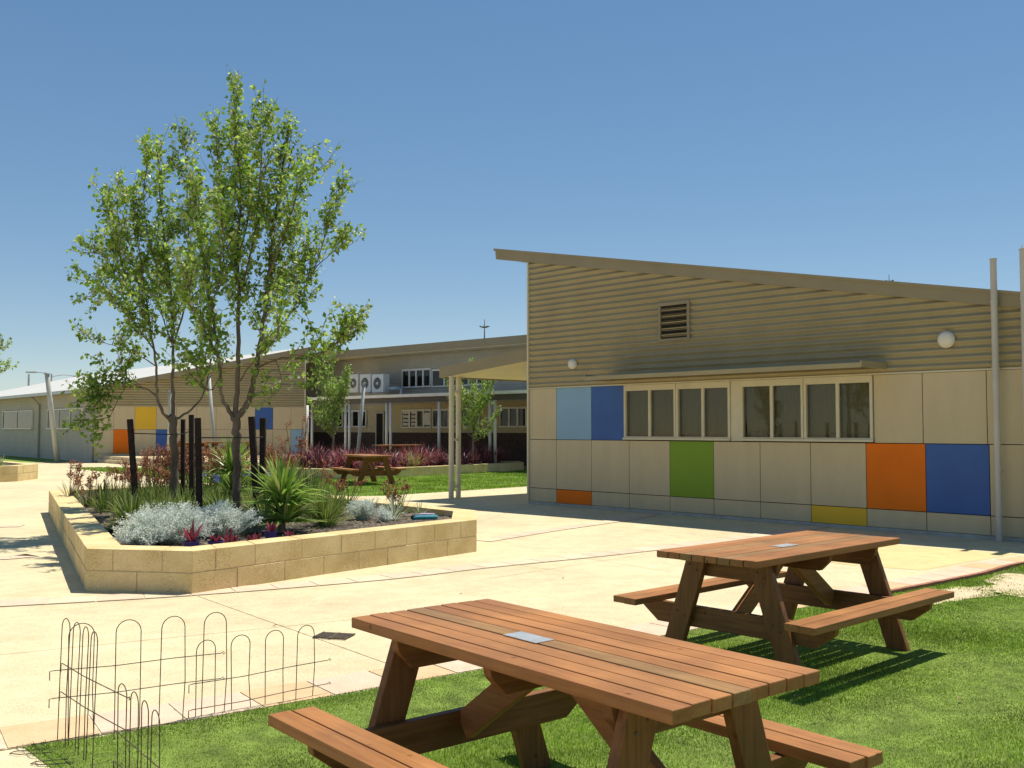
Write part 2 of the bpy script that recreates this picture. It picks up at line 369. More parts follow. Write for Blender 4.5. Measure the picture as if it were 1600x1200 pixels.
# ---- grass blades
def inpoly(P, poly):
    x, y = P[:,0], P[:,1]; c = np.zeros(len(P), bool); n = len(poly); j = n-1
    for i in range(n):
        xi, yi = poly[i]; xj, yj = poly[j]
        c ^= ((yi > y) != (yj > y)) & (x < (xj-xi)*(y-yi)/(yj-yi+1e-12)+xi); j = i
    return c
def grass(name, poly, n, bb, h, w, ref, power, label, mats, probs, sand=True, bend=.6):
    P = np.empty((0,2))
    while len(P) < n:
        q = np.column_stack([NP.uniform(bb[0],bb[1],n), NP.uniform(bb[2],bb[3],n)])
        d = np.hypot(q[:,0], q[:,1]); k = inpoly(q+NP.normal(0,.018,q.shape), poly)
        k &= NP.rand(n) < np.clip((ref/np.maximum(d,.1))**power, 0, 1)
        k &= np.abs(q[:,0]) < q[:,1]*.62+1.0
        if sand:
            for (x,y,a,c,th) in SP:
                u = (q[:,0]-x)*math.cos(th)+(q[:,1]-y)*math.sin(th); v = -(q[:,0]-x)*math.sin(th)+(q[:,1]-y)*math.cos(th)
                r2 = (u/a)**2+(v/c)**2
                k &= NP.rand(n) < np.clip((r2-.35)*1.1+.22*(np.sin(q[:,0]*17)*np.sin(q[:,1]*15)), .05, 1)
        P = np.vstack([P, q[k]])
    P = P[:n]; d = np.hypot(P[:,0], P[:,1])
    a = NP.uniform(0, 2*math.pi, n); hh = NP.uniform(h[0], h[1], n)*(.75+.35*np.sin(P[:,0]*2.1+np.sin(P[:,1]*1.7)*2))
    ww = w*np.clip(d/5, .8, 6)*NP.uniform(.7,1.3,n); la = NP.uniform(0, 2*math.pi, n); le = hh*NP.uniform(.1, bend*1.6, n)
    dx, dy = np.cos(a)*ww/2, np.sin(a)*ww/2; z0 = np.full(n, .006)
    m1 = np.column_stack([P[:,0]+np.cos(la)*le*.3, P[:,1]+np.sin(la)*le*.3, z0+hh*.6])
    V = np.stack([np.column_stack([P[:,0]-dx, P[:,1]-dy, z0]), np.column_stack([P[:,0]+dx, P[:,1]+dy, z0]),
                  m1+np.column_stack([dx*.7,dy*.7,z0*0]), m1-np.column_stack([dx*.7,dy*.7,z0*0]),
                  np.column_stack([P[:,0]+np.cos(la)*le, P[:,1]+np.sin(la)*le, z0+hh])], 1).reshape(-1,3)
    i = np.arange(n)*5
    Fc = np.concatenate([np.column_stack([i,i+1,i+2]), np.column_stack([i,i+2,i+3]), np.column_stack([i+3,i+2,i+4])])
    fld = np.sin(P[:,0]*1.3+1)*np.sin(P[:,1]*1.1)+.5*np.sin(P[:,0]*4.1)*np.sin(P[:,1]*3.7+1)
    r = NP.rand(n)+fld*.07; cum = np.cumsum(probs)
    mi = np.clip(np.searchsorted(cum, np.clip(r,0,.999)), 0, len(mats)-1)
    o = tri_mesh(name, V, Fc, mats, np.concatenate([mi,mi,mi]))
    return tag(o, label, 'grass', kind='stuff')
gm = [M['g2'], M['g1'], M['g3'], M['g4']]
grass('grass', LAWN, 560000, (-2.6,9,2.2,13.6), (.008,.026), .0034, 4.2, 1.1, 'short mown green grass around the two near picnic tables', gm, [.26,.52,.19,.03])
grass('grass', LAWN2, 110000, (-18,9,23,41), (.03,.06), .0034, 26, 1.0, 'mown green grass of the far lawn in front of the low flax bed', gm, [.3,.5,.18,.02], sand=False)
# ------------------------------------------------------------------ frames for walls
class Frame:
    def __init__(s, A, B):
        s.A = Vector(A); d = Vector(B)-s.A; s.L = d.length; s.u = d.normalized(); s.n = Vector((-s.u.y, s.u.x)); s.ang = math.atan2(s.u.y, s.u.x)
    def uz(s, px, py, y=0.0):
        d = ray(px, py); o = s.A+s.n*y
        t = (o.x*s.n.x+o.y*s.n.y)/(d[0]*s.n.x+d[1]*s.n.y)
        return ((Vector((d[0]*t, d[1]*t))-o).dot(s.u), EYE+d[2]*t)
    def loc(s, P): q = Vector(P)-s.A; return (q.dot(s.u), q.dot(s.n))
def profile_wall(u0, u1, z0, z1, period, amp, kind, cut=None, y=0.0, name='cladding', m=None, parent=None, nu=2):
    zs = []; z = z0
    if kind == 'sine':
        n = int((z1-z0)/period*10)
        zs = [(z0+(z1-z0)*i/n, y+amp*math.cos(2*math.pi*(z1-z0)*i/n/period)) for i in range(n+1)]
    else:
        n = int((z1-z0)/period)
        for i in range(n+1):
            a = z0+i*period; zs += [(a, y-amp), (min(z1, a+period*.97), y), (min(z1,a+period*.98), y)]
    bm = bmesh.new(); cols = []
    for k in range(nu):
        u = u0+(u1-u0)*k/(nu-1); cols.append([bm.verts.new((u, yy, zz)) for zz, yy in zs])
    for k in range(nu-1):
        for i in range(len(zs)-1):
            bm.faces.new((cols[k][i], cols[k+1][i], cols[k+1][i+1], cols[k][i+1]))
    if cut:
        for co, no in cut:
            bmesh.ops.bisect_plane(bm, geom=bm.verts[:]+bm.edges[:]+bm.faces[:], plane_co=co, plane_no=no, clear_outer=True)
    me = bpy.data.meshes.new(name); bm.to_mesh(me); bm.free(); me.materials.append(m)
    if kind == 'sine': me.polygons.foreach_set('use_smooth', [True]*len(me.polygons))
    o = bpy.data.objects.new(name, me); C.objects.link(o); o.parent = parent; return o
def window(parent, u0, u1, z0, z1, y=0.0, splits=1, bar=.04, frame=None, curtain=None, top=None, depth=.06, inner=.085, pleat=.018):
    fm = frame or M['cream']; top = bar if top is None else top
    f = MB(); w = .045
    f.box(u0, u0+w, y-.035, y+depth, z0, z1); f.box(u1-w, u1, y-.035, y+depth, z0, z1)
    f.box(u0+w, u1-w, y-.033, y+depth, z1-top, z1); f.box(u0+w, u1-w, y-.033, y+depth, z0, z0+.045)
    f.box(u0-.01, u1+.01, y-.065, y-.037, z0-.02, z0+.02)
    n = splits+1; edges = [u0+w+(u1-u0-2*w)*i/n for i in range(n+1)]
    for e in edges[1:-1]: f.box(e-bar/2, e+bar/2, y-.025, y+depth-.01, z0+.045, z1-top)
    o = f.build('window', fm, parent)
    fr = MB(); p = .012; gm = MB()
    for a, c in zip(edges, edges[1:]):
        q = MB(); q.add([(a+.004,y+.012,z0+.05),(c-.004,y+.012,z0+.05),(c-.004,y+.012,z1-top-.004),(a+.004,y+.012,z1-top-.004)], [(0,1,2,3)])
        q.build('pane', M['pane'], o)
    if curtain:
        q = MB(); n = max(8, int((u1-u0)/.035)); pts = []
        for i in range(n+1):
            u = u0+.046+(u1-u0-.092)*i/n; yy = y+inner+pleat*math.sin(i*1.9)+pleat*.35*math.sin(i*.7)
            pts += [(u, yy, z0+.03), (u, yy, z1-.02)]
        q.add(pts, [(2*i, 2*i+2, 2*i+3, 2*i+1) for i in range(n)]); q.build('curtain', curtain, o, smooth=True)
    else:
        q = MB(); q.box(u0+.05, u1-.05, y+inner, y+inner+.008, z0+.03, z1-.03); q.build('dark_room_sheet', M['dark'], o)  # black sheet standing in for the unlit room behind uncurtained panes
    return o
# ------------------------------------------------------------------ right building
F1 = Frame(at(828,787)[:2], at(1571,845.5)[:2])
B1 = thing('classroom_building', 'nearest building with skillion roof, ribbed khaki sheet wall and coloured square panels', 'building', (F1.A.x,F1.A.y,0), F1.ang)
cols = [0,.8,1.78,2.76,3.74,4.72,5.68,6.64,7.61,8.56,9.49,10.45,11.4]
def panel(parent, u0, u1, z0, z1, key='tan', lab=None, gp=.006, y=0):
    b = MB(); b.box(u0+gp, u1-gp, y-.009, y+.009, z0+gp, z1-gp)
    o = b.build('wall_panel', M[key], parent)
    if lab: o['label'] = lab
for i in range(12):
    k = {1:('orange','low orange panel')}.get(i, {7:('yellow','low yellow panel')}.get(i, ('tan',None)))
    panel(B1, cols[i], cols[i+1], .06, .345, *k)
    k = {4:('green','green square panel'),8:('orange','orange square panel'),9:('blue','blue square panel')}.get(i, ('tan',None))
    panel(B1, cols[i], cols[i+1], .345, 1.375, *k)
tc_ = [0,.8,1.78,2.64,None,7.75,8.53,9.47,10.45,11.4]
for i in range(9):
    if tc_[i] is None or tc_[i+1] is None: continue
    k = {1:('pale_blue','pale blue square panel'),2:('blue','dark blue panel beside the windows')}.get(i, ('tan',None))
    panel(B1, tc_[i], tc_[i+1], 1.375, 2.45, *k)
b = MB(); b.box(.02,11.4,.12,.2,.02,5.0-.9+.0); 
b = MB(); roofz = lambda u: 5.42-.19*u
b.add([(.02,.13,0),(11.38,.13,0),(11.38,.13,roofz(11.38)-.2),(.02,.13,roofz(.02)-.2),(.02,8,0),(11.38,8,0),(11.38,8,roofz(11.38)-.2),(.02,8,roofz(.02)-.2)],
      [(0,1,2,3),(5,4,7,6),(4,0,3,7),(1,5,6,2)]); b.build('wall', M['gap'], B1)
b = MB(); b.box(-.045,-.002,-.045,8.02,0,5.24); b.build('corner_trim', M['cream'], B1)
b = MB(); b.box(-.025,11.4,-.035,.05,0,.06); b.build('plinth', M['grey'], B1)
b = MB(); b.box(0,11.4,-.03,.02,2.45,2.475); b.build('flashing', M['cream'], B1)
profile_wall(0.0, 11.4, 2.478, 5.5, .118, .021, 'sine', cut=[((0,0,roofz(0)-.19),(0.19,0,1))], y=-.02, name='ribbed_cladding', m=M['clad'], parent=B1)
b = MB()
b.hexa([(-1,-.02,roofz(-1)-.20),(11.6,-.02,roofz(11.6)-.20),(11.6,8.3,roofz(11.6)-.20),(-1,8.3,roofz(-1)-.20),(-1,-.02,roofz(-1)-.03),(11.6,-.02,roofz(11.6)-.03),(11.6,8.3,roofz(11.6)-.03),(-1,8.3,roofz(-1)-.03)])
b.build('roof', M['barge'], B1)
b = MB(); y0, y1 = -.075, -.022
b.hexa([(-1.0,y0,roofz(-1)-.23),(11.6,y0,roofz(11.6)-.215),(11.6,y1,roofz(11.6)-.215),(-1.0,y1,roofz(-1)-.23),(-1.03,y0,roofz(-1)+.005),(11.6,y0,roofz(11.6)),(11.6,y1,roofz(11.6)),(-1.03,y1,roofz(-1)+.005)])
b.hexa([(-1.06,y0-.02,roofz(-1)-.03),(11.6,y0-.02,roofz(11.6)-.03),(11.6,y0-.002,roofz(11.6)-.03),(-1.06,y0-.002,roofz(-1)-.03),(-1.06,y0-.02,roofz(-1)+.02),(11.6,y0-.02,roofz(11.6)+.015),(11.6,y0-.002,roofz(11.6)+.015),(-1.06,y0-.002,roofz(-1)+.02)])
b.build('barge_board', M['barge'], B1)
for (a, c) in [(2.65,3.90),(3.91,5.09),(5.31,6.53),(6.54,7.74)]:
    window(B1, a, c, 1.41, 2.445, splits=1, top=.11, curtain=M['curtain'], bar=.055, pleat=.006)
b = MB(); b.box(5.095,5.305,-.012,.03,1.385,2.445); b.build('wall_panel', M['cream'], B1)
# awning over the windows
b = MB()
b.hexa([(2.34,-.02,2.60),(7.98,-.02,2.60),(7.98,-.82,2.54),(2.34,-.82,2.54),(2.34,-.02,2.64),(7.98,-.02,2.64),(7.98,-.82,2.58),(2.34,-.82,2.58)])
b.box(2.34,7.98,-.845,-.82,2.525,2.60); b.box(2.335,2.36,-.84,-.02,2.53,2.63); b.box(7.96,7.985,-.84,-.02,2.53,2.63)
b.build('awning', M['clad'], B1)
# louvred vent
v = MB(); v.box(3.53,3.58,-.06,0,3.24,3.97); v.box(4.19,4.25,-.06,0,3.24,3.97); v.box(3.58,4.19,-.06,0,3.24,3.29); v.box(3.58,4.19,-.06,0,3.91,3.97)
vo = v.build('louvre_vent', M['barge'], B1)
v = MB(); v.box(3.58,4.19,-.012,-.006,3.29,3.91,1)
for i in range(16):
    z = 3.30+i*.038; v.add([(3.58,-.055,z),(4.19,-.055,z),(4.19,-.016,z+.026),(3.58,-.016,z+.026)], [(0,1,2,3)])
v.build('louvre', [M['slat'], M['dark']], vo)
for (u, z, r) in [(1.30,2.93,.10),(8.92,2.93,.12)]:
    b = MB(); seg = 28; rings = [(.0,r*1.05),(.025,r*1.06),(.03,r),(.06,r*.93),(.08,r*.6),(.085,.001)]
    vs = [(u+rr*math.cos(2*math.pi*k/seg), -.03-d, z+rr*math.sin(2*math.pi*k/seg)) for d, rr in rings for k in range(seg)]
    b.add(vs, [(i*seg+k, i*seg+(k+1)%seg, (i+1)*seg+(k+1)%seg, (i+1)*seg+k) for i in range(len(rings)-1) for k in range(seg)])
    b.build('wall_light', M['lamp'], B1, smooth=True)
for (u, y, r, h) in [(9.66,-.16,.045,4.02),(10.10,-.2,.068,4.10)]:
    b = MB(); b.tube([(u,y,0),(u,y,1.2),(u,y,2.5),(u,y,h)], r, 16)
    for z in (1.0,2.47,3.42): b.tube([(u,y,z-.012),(u,y,z+.012)], r+.008, 16); b.box(u-.015,u+.015,y+r,-.01,z-.012,z+.012)
    b.tube([(u,y,h),(u,y,h+.02)], r+.006, 16)
    if r > .05: b.tube([(u-.04,y,h+.02),(u-.03,y,h+.07),(u+.03,y,h+.07),(u+.04,y,h+.02)], .008, 6)
    b.build('vent_pipe', M['pipe'], B1, smooth=False)
# ------------------------------------------------------------------ walkway canopy at the left side of that building
pl_ = F1.loc(at(705,779.5)[:2]); pu, pv = pl_
CN = thing('walkway_canopy', 'khaki lean-to canopy on paired cream posts at the near building corner', 'canopy', (F1.A.x,F1.A.y,0), F1.ang)
b = MB(); L0 = -2.46; y0 = .05; yl = -.43; y1 = 8.0; zl, zh = 2.80, 3.10
b.hexa([(L0,yl,zl),(-.035,y0,zh),(-.035,y1,zh),(L0,y1,zl),(L0,yl,zl+.05),(-.035,y0,zh+.05),(-.035,y1,zh+.05),(L0,y1,zl+.05)])
b.build('canopy_soffit', M['soffit'], CN)
b = MB(); b.hexa([(L0-.04,yl-.04,zl-.03),(-.035,y0-.04,zh-.03),(-.035,y0-.002,zh-.03),(L0-.04,yl-.002,zl-.03),(L0-.04,yl-.04,zl+.20),(-.035,y0-.04,zh+.24),(-.035,y0-.002,zh+.24),(L0-.04,yl-.002,zl+.20)])
b.hexa([(L0-.04,yl,zl-.03),(L0-.002,yl,zl-.03),(L0-.002,y1,zl-.03),(L0-.04,y1,zl-.03),(L0-.04,yl,zl+.20),(L0-.002,yl,zl+.20),(L0-.002,y1,zl+.20),(L0-.04,y1,zl+.20)])
b.build('canopy_fascia', M['barge'], CN)
b = MB(); b.hexa([(L0,yl,zl+.06),(-.035,y0,zh+.06),(-.035,y1,zh+.06),(L0,y1,zl+.06),(L0,yl,zl+.10),(-.035,y0,zh+.10),(-.035,y1,zh+.10),(L0,y1,zl+.10)]); b.build('canopy_roof', M['roof'], CN)
def post(parent, x, y, h, r=.06, m='cream'):
    b = MB(); b.tube([(x,y,0),(x,y,h)], r, 14); b.box(x-r*1.5,x+r*1.5,y-r*1.5,y+r*1.5,.0,.012); return b.build('post', M[m], parent, smooth=False)
for (yo) in (0.10,):
    ax, ay = pu, .14; bx, by = pu+.02, .52
    a_ = F1.loc(at(705,780)[:2]); c_ = F1.loc(at(716,778)[:2])
    q0 = a_; q1 = c_; print('posts', pu, pv, a_, c_)
    post(CN, q0[0], q0[1], zl); post(CN, q1[0], q1[1], zl+.03)
    for z in (.28,1.35,2.45): b = MB(); b.beam((q0[0],q0[1],z),(q1[0],q1[1],z),.06,.04); b.build('spacer', M['cream'], CN)
for y in (3.9, 7.6):
    post(CN, L0+.12, y, zl)
# ------------------------------------------------------------------ left gable building
F2 = Frame((-19.9,47.0), (-10.3,48.9))
B2 = thing('gable_building', 'left building with pale sloping roof, ribbed gable and orange and yellow panels', 'building', (F2.A.x,F2.A.y,0), F2.ang)
z2a, z2b, z2c = .42, 1.57, 2.66
xs = [0]+[F2.uz(x,700)[0] for x in (177,210,243.4,275,306,337,368,398,426,454)]+[F2.L]
for i in range(len(xs)-1):
    k = {2:('yellow','yellow square panel'),8:('blue','blue square panel')}.get(i, ('tan',None)); panel(B2, xs[i], xs[i+1], z2b, z2c, *k)
    k = {1:('orange','orange square panel'),3:('blue','blue square panel beside the stake'),10:('pale_blue','pale blue panel at the right corner')}.get(i, ('tan',None)); panel(B2, xs[i], xs[i+1], z2a, z2b, *k)
    panel(B2, xs[i], xs[i+1], .05, z2a)
sideB = F2.loc((-33.0,62.3)); L2s = math.hypot(*sideB); s2 = (sideB[0]/L2s, sideB[1]/L2s)      # side wall direction in local axes
rise = (-(-s2[1]), -s2[0]) if True else None
rise = (s2[1], -s2[0])                                                                    # pointing into the building
roof2 = lambda x, y: 3.62+.235*(x*rise[0]+y*rise[1])
back = lambda t: (s2[0]*t, s2[1]*t)
w = F2.L; e = back(22)
b = MB(); b.hexa([(0.02,.12,0),(w-.02,.12,0),(w+e[0],e[1],0),(e[0]+.1,e[1],0),(0.02,.12,roof2(0,.12)-.2),(w-.02,.12,roof2(w,.12)-.2),(w+e[0],e[1],roof2(w+e[0],e[1])-.2),(e[0]+.1,e[1],roof2(e[0],e[1])-.2)])
b.build('wall', M['gap'], B2)
nr = Vector((.235*rise[0], .235*rise[1], -1)).normalized()*-1
profile_wall(0, w, z2c+.02, 6.3, .118, .02, 'sine', cut=[((0,0,roof2(0,0)-.12), nr)], y=-.02, name='ribbed_cladding', m=M['clad'], parent=B2)
b = MB(); b.box(0,w,-.03,.02,z2c,z2c+.02); b.build('flashing', M['cream'], B2)
b = MB(); b.box(w,w+.06,-.04,.1,0,roof2(w,0)-.2); b.build('corner_trim', M['cream'], B2)
# roof slab: overhangs at the eave, ridge over the right corner
ov = -.55
def P2(t, q, dz): x = s2[0]*t+rise[0]*q; y = s2[1]*t+rise[1]*q; return (x, y, roof2(x,y)+dz)
def eave_t(q): return (-.30-rise[1]*q)/s2[1]     # front edge follows the gable wall, 0.30 m proud
qr = w*rise[0]+.35
b = MB()
for (d0, d1, m_) in ((-.06,0.0,0),):
    b.hexa([P2(eave_t(ov),ov,d0),P2(eave_t(qr),qr,d0),P2(32,qr,d0),P2(32,ov,d0),P2(eave_t(ov),ov,d1),P2(eave_t(qr),qr,d1),P2(32,qr,d1),P2(32,ov,d1)], m_)
b.build('roof', M['roof'], B2)
b = MB(); t0 = eave_t(ov); 
def seg2(a, c, th, dz0, dz1):
    a = Vector(a); c = Vector(c); d = (c-a); d.z = 0; d.normalize(); n = Vector((d.y,-d.x,0))*th
    b.hexa([a+Vector((0,0,dz0)), c+Vector((0,0,dz0)), c+n+Vector((0,0,dz0)), a+n+Vector((0,0,dz0)), a+Vector((0,0,dz1)), c+Vector((0,0,dz1)), c+n+Vector((0,0,dz1)), a+n+Vector((0,0,dz1))])
seg2(P2(eave_t(ov),ov,0), P2(eave_t(qr),qr,0), .04, -.24, .01)
b.build('barge_board', M['barge'], B2)
b = MB(); seg2(P2(31.9,ov,0), P2(eave_t(ov),ov,0), .12, -.16, -.005); b.build('gutter', M['steel'], B2)
b = MB(); a0 = P2(.2,-.03,-.07); b.hexa([P2(.25,ov,-.12),P2(.25,0,-.12),P2(31,0,-.12),P2(31,ov,-.12),P2(.25,ov,-.08),P2(.25,0,-.08),P2(31,0,-.08),P2(31,ov,-.08)]); b.build('soffit', M['soffit'], B2)
# side wall of weatherboards
FS = Frame((-33.0,62.3), (-19.9,47.0))
SW = bpy.data.objects.new('side_wall', None)
def sub_frame(name, Fr, parent, PF):
    lx, ly = PF.loc(Fr.A); o = MB(); 
    o.box(0,Fr.L,.02,.06,0,3.4); ob = o.build(name, M['board'], parent); ob.location = (lx,ly,0); ob.rotation_euler = (0,0,Fr.ang-PF.ang); return ob
SWo = sub_frame('side_wall', FS, B2, F2)
profile_wall(0, FS.L, 0, 3.4, .15, .03, 'lap', y=.012, name='weatherboards', m=M['board'], parent=SWo)
for (x0,x1,ya,yb,n) in [(7,52,643,670,1),(77,131,640,670,2)]:
    u0, z1 = FS.uz(x0,ya); u1, z0 = FS.uz(x1,yb)
    window(SWo, u0, u1, z0, z1, y=-.08, splits=n, curtain=M['curtain2'], frame=M['white'], depth=.07, inner=.045, pleat=.012)
for px in (62, 146):
    u, z = FS.uz(px,690); b = MB(); b.tube([(u,-.08,0),(u,-.08,2.9),(u-.1,-.3,3.2),(u-.1,-.55,3.35)], .06, 8); b.build('downpipe', M['board'], SWo)
# stepped stone platform in front of it
def steps(name, poly, z0, z1, inner): 
    b = MB(); b.prism(poly, z0, z1); return b
PF1 = [(-19.7,46.9),(-17.2,44.0),(-13.5,39.4),(-11.2,36.4),(-10.2,35.6),(-9.2,36.0),(-6.6,40.0),(-4.5,43.2),(-9.5,47.6),(-10.3,48.8)]
pc = Vector((-11.5,43.5))
PF2 = [tuple(pc+(Vector(p)-pc)*.955) for p in PF1]
b = MB(); b.prism(PF1, 0, .16); b.prism(PF2, .16, .32); tag(b.build('stone_steps', M['step'], bevel=.012), 'low cream stone platform with two steps along the panelled gable wall', 'steps')
# ------------------------------------------------------------------ rear building with verandah
dirv = Vector((.737,-.676)); base3 = Vector((1.39,41.64))
def hit_x(px):
    k = (px-800)/F*1.0
    # ray x = k*Y (on the horizon)
    t = (k*base3.y-base3.x)/(dirv.x-k*dirv.y); return base3+dirv*t
F3 = Frame(hit_x(462), base3+dirv*7)
B3 = thing('verandah_building', 'long rear building with flat eave, upper windows and posted verandah', 'building', (F3.A.x,F3.A.y,0), F3.ang)
zr = F3.uz(700,534,-1.0)[1]
print('B3 roof z', zr, F3.uz(500,552,-1)[1], F3.uz(827,523,-1)[1])
b = MB(); b.box(-1.6,F3.L,-1.0,9,zr-.08,zr); b.build('roof', M['roof'], B3)
b = MB(); b.box(-1.6,F3.L,-1.04,-1.002,zr-.34,zr+.01); b.build('fascia', M['barge'], B3)
b = MB(); b.box(-1.6,F3.L,-1.0,.0,zr-.36,zr-.32); b.build('soffit', M['soffit'], B3)
b = MB(); b.box(0,F3.L,.1,9,0,zr-.1); b.build('wall', M['board2'], B3)
profile_wall(0, F3.L, 2.8, zr-.36, .15, .02, 'lap', y=.06, name='upper_boards', m=M['board2'], parent=B3)
profile_wall(0, F3.L, 1.42, 2.8, .15, .015, 'lap', y=.05, name='ochre_boards', m=M['ochre'], parent=B3)
b = MB(); b.box(0,F3.L,.0,.098,0,1.42); b.build('dado', M['brick'], B3)
def w3(x0, x1, ya, yb, n, **k):
    u0, z1 = F3.uz(x0,ya); u1, z0 = F3.uz(x1,yb); return window(B3, u0, u1, z0, z1, y=-.03, splits=n, frame=M['white'], depth=.05, inner=.04, bar=.09, **k)
w3(629,674,577.5,604,3); w3(676,715,577,603,1); w3(720,760,574,601,2)
w3(506,536,642,667,1); w3(540,573,641,667,2); lw = w3(629,675,640,668,3); w3(677,702,639,668,1); w3(706,750,638,667,2); w3(782,838,636,667,3)
b = MB()
for i in range(9):
    for j in range(4):
        if (i in (4,)): continue
        u, z = F3.uz(632+i*2.6, 644+j*6.0); 
        if i < 8: b = MB(); b.box(u-.055,u+.045,-.045,-.04,z-.09,z+.04); b.build('paper_cutout', M['paper'], lw)
u0, z1 = F3.uz(664,645); u1, z0 = F3.uz(673,664); b = MB(); b.box(u0,u1,-.05,-.045,z0,z1); b.build('paper_sheet', M['paper'], lw)
u0, z1 = F3.uz(588,643); u1, _ = F3.uz(601,690)
d_ = MB(); d_.box(u0,u0+.08,-.06,.0,.1,z1); d_.box(u1-.08,u1,-.06,.0,.1,z1); d_.box(u0+.08,u1-.08,-.06,.0,z1-.1,z1); do = d_.build('door', M['board'], B3)
d_ = MB(); d_.box(u0+.08,u1-.08,-.03,-.002,.1,z1-.1); d_.build('door_leaf', M['dark'], do)
# verandah
yv = -4.5; zv = F3.uz(700,616,yv)[1]; print('verandah z', zv)
uv0 = F3.uz(484,620,yv)[0]
b = MB(); b.hexa([(uv0,yv,zv-.06),(F3.L,yv,zv-.06),(F3.L,-.02,zv+.24),(uv0,-.02,zv+.24),(uv0,yv,zv),(F3.L,yv,zv),(F3.L,-.02,zv+.30),(uv0,-.02,zv+.30)]); b.build('verandah_roof', M['steel'], B3)
b = MB(); b.box(uv0,F3.L,yv-.12,yv-.002,zv-.06,zv+.06); b.build('gutter', M['white'], B3)
b = MB(); b.box(uv0,F3.L,yv+.05,yv+.14,zv-.28,zv-.065); b.build('verandah_beam', M['beam_dark'], B3)
for px in (480,487.5,540,546,604,610.5,686,765.5,773.5,850):
    u = F3.uz(px,680,yv+.1)[0]; b = MB(); b.tube([(u,yv+.1,0),(u,yv+.1,zv-.28)], .06, 10); b.build('post', M['white'], B3, smooth=True)
# outdoor units on the verandah roof
for k, (x0,x1) in enumerate([(545,559),(562,578.5),(581,598.5)]):
    yy = -1.5; u0, z1 = F3.uz(x0,585,yy); u1, z0 = F3.uz(x1,613,yy)
    a = thing('air_conditioner', ['white outdoor air conditioner unit, leftmost of three on the verandah roof','white outdoor air conditioner unit, middle of three on the verandah roof','white outdoor air conditioner unit nearest the upper windows'][k], 'air conditioner', (F3.A+F3.u*u0+F3.n*yy).to_3d()+Vector((0,0,z0)), F3.ang, 'air conditioners on the verandah roof')
    W = u1-u0; H = z1-z0
    b = MB(); b.box(0,W,0,.4,0,H); b.build('casing', M['acwhite'], a, bevel=.02)
    b = MB(); b.tube([(W*.5,-.012,H*.5),(W*.5,-.004,H*.5)], min(W,H)*.33, 20); gr = b.build('fan_grille', M['gap'], a)
    b = MB()
    for r_ in (.12,.2,.28): 
        rr = min(W,H)*r_*1.2; b.tube([(W*.5+rr*math.cos(q*math.pi/8),-.018,H*.5+rr*math.sin(q*math.pi/8)) for q in range(17)], .007, 4, cap=False)
    b.tube([(W*.5,-.02,H*.5),(W*.5,-.014,H*.5)], .07, 12); b.build('guard', M['acwhite'], gr)
b = MB(); u0, z0 = F3.uz(599,607,-1.4); u1, _ = F3.uz(617,607,-1.4); b.tube([(u0,-1.3,z0),(u1,-1.3,z0),(u1+.1,-1.1,z0-.05),(u1+.1,-1.1,zv+.2)], .09, 8)
b.build('duct', M['steel'], B3)
# ------------------------------------------------------------------ leaning light poles
def lean_pole(base, top, r, lab, arms=True):
    base = Vector(base); top = Vector(top)
    a = thing('light_pole', lab, 'light pole', base, 0, 'leaning light poles around the courtyard'); d = top-base
    b = MB(); b.tube([(0,0,0), d*.5, d], [r, r*.92, r*.8], 12); b.build('pole', M['polegrey'], a, smooth=True)
    b = MB(); b.tube([d, d+Vector((0,0,.05))], r*1.1, 12); b.build('cap', M['steel'], a)
    if arms:
        b = MB(); b.beam(d+Vector((0,0,.06)), d+Vector((-.55,0,.10)), .03, .05); b.box(d.x-.95,d.x-.5,d.y-.09,d.y+.09,d.z+.07,d.z+.13); b.build('lamp_head', M['steel'], a)
lean_pole(at(90,723), far(73.5,585,45.5), .125, 'leaning galvanised light pole with lamp arm in front of the weatherboard side wall')
lean_pole(at(263,726), far(266,612,43.2), .085, 'slim leaning pole seen just left of the rear courtyard tree trunk', False)
p_ = far(336,705,39); p_.z = .32; lean_pole(p_, far(327,588,39.5), .075, 'leaning pole on the stone platform before the panelled gable', False)
p_ = far(557,712,38.5); p_.z = 0; lean_pole(p_, far(569,601,38.5), .075, 'leaning pole in the flax bed in front of the verandah', False)
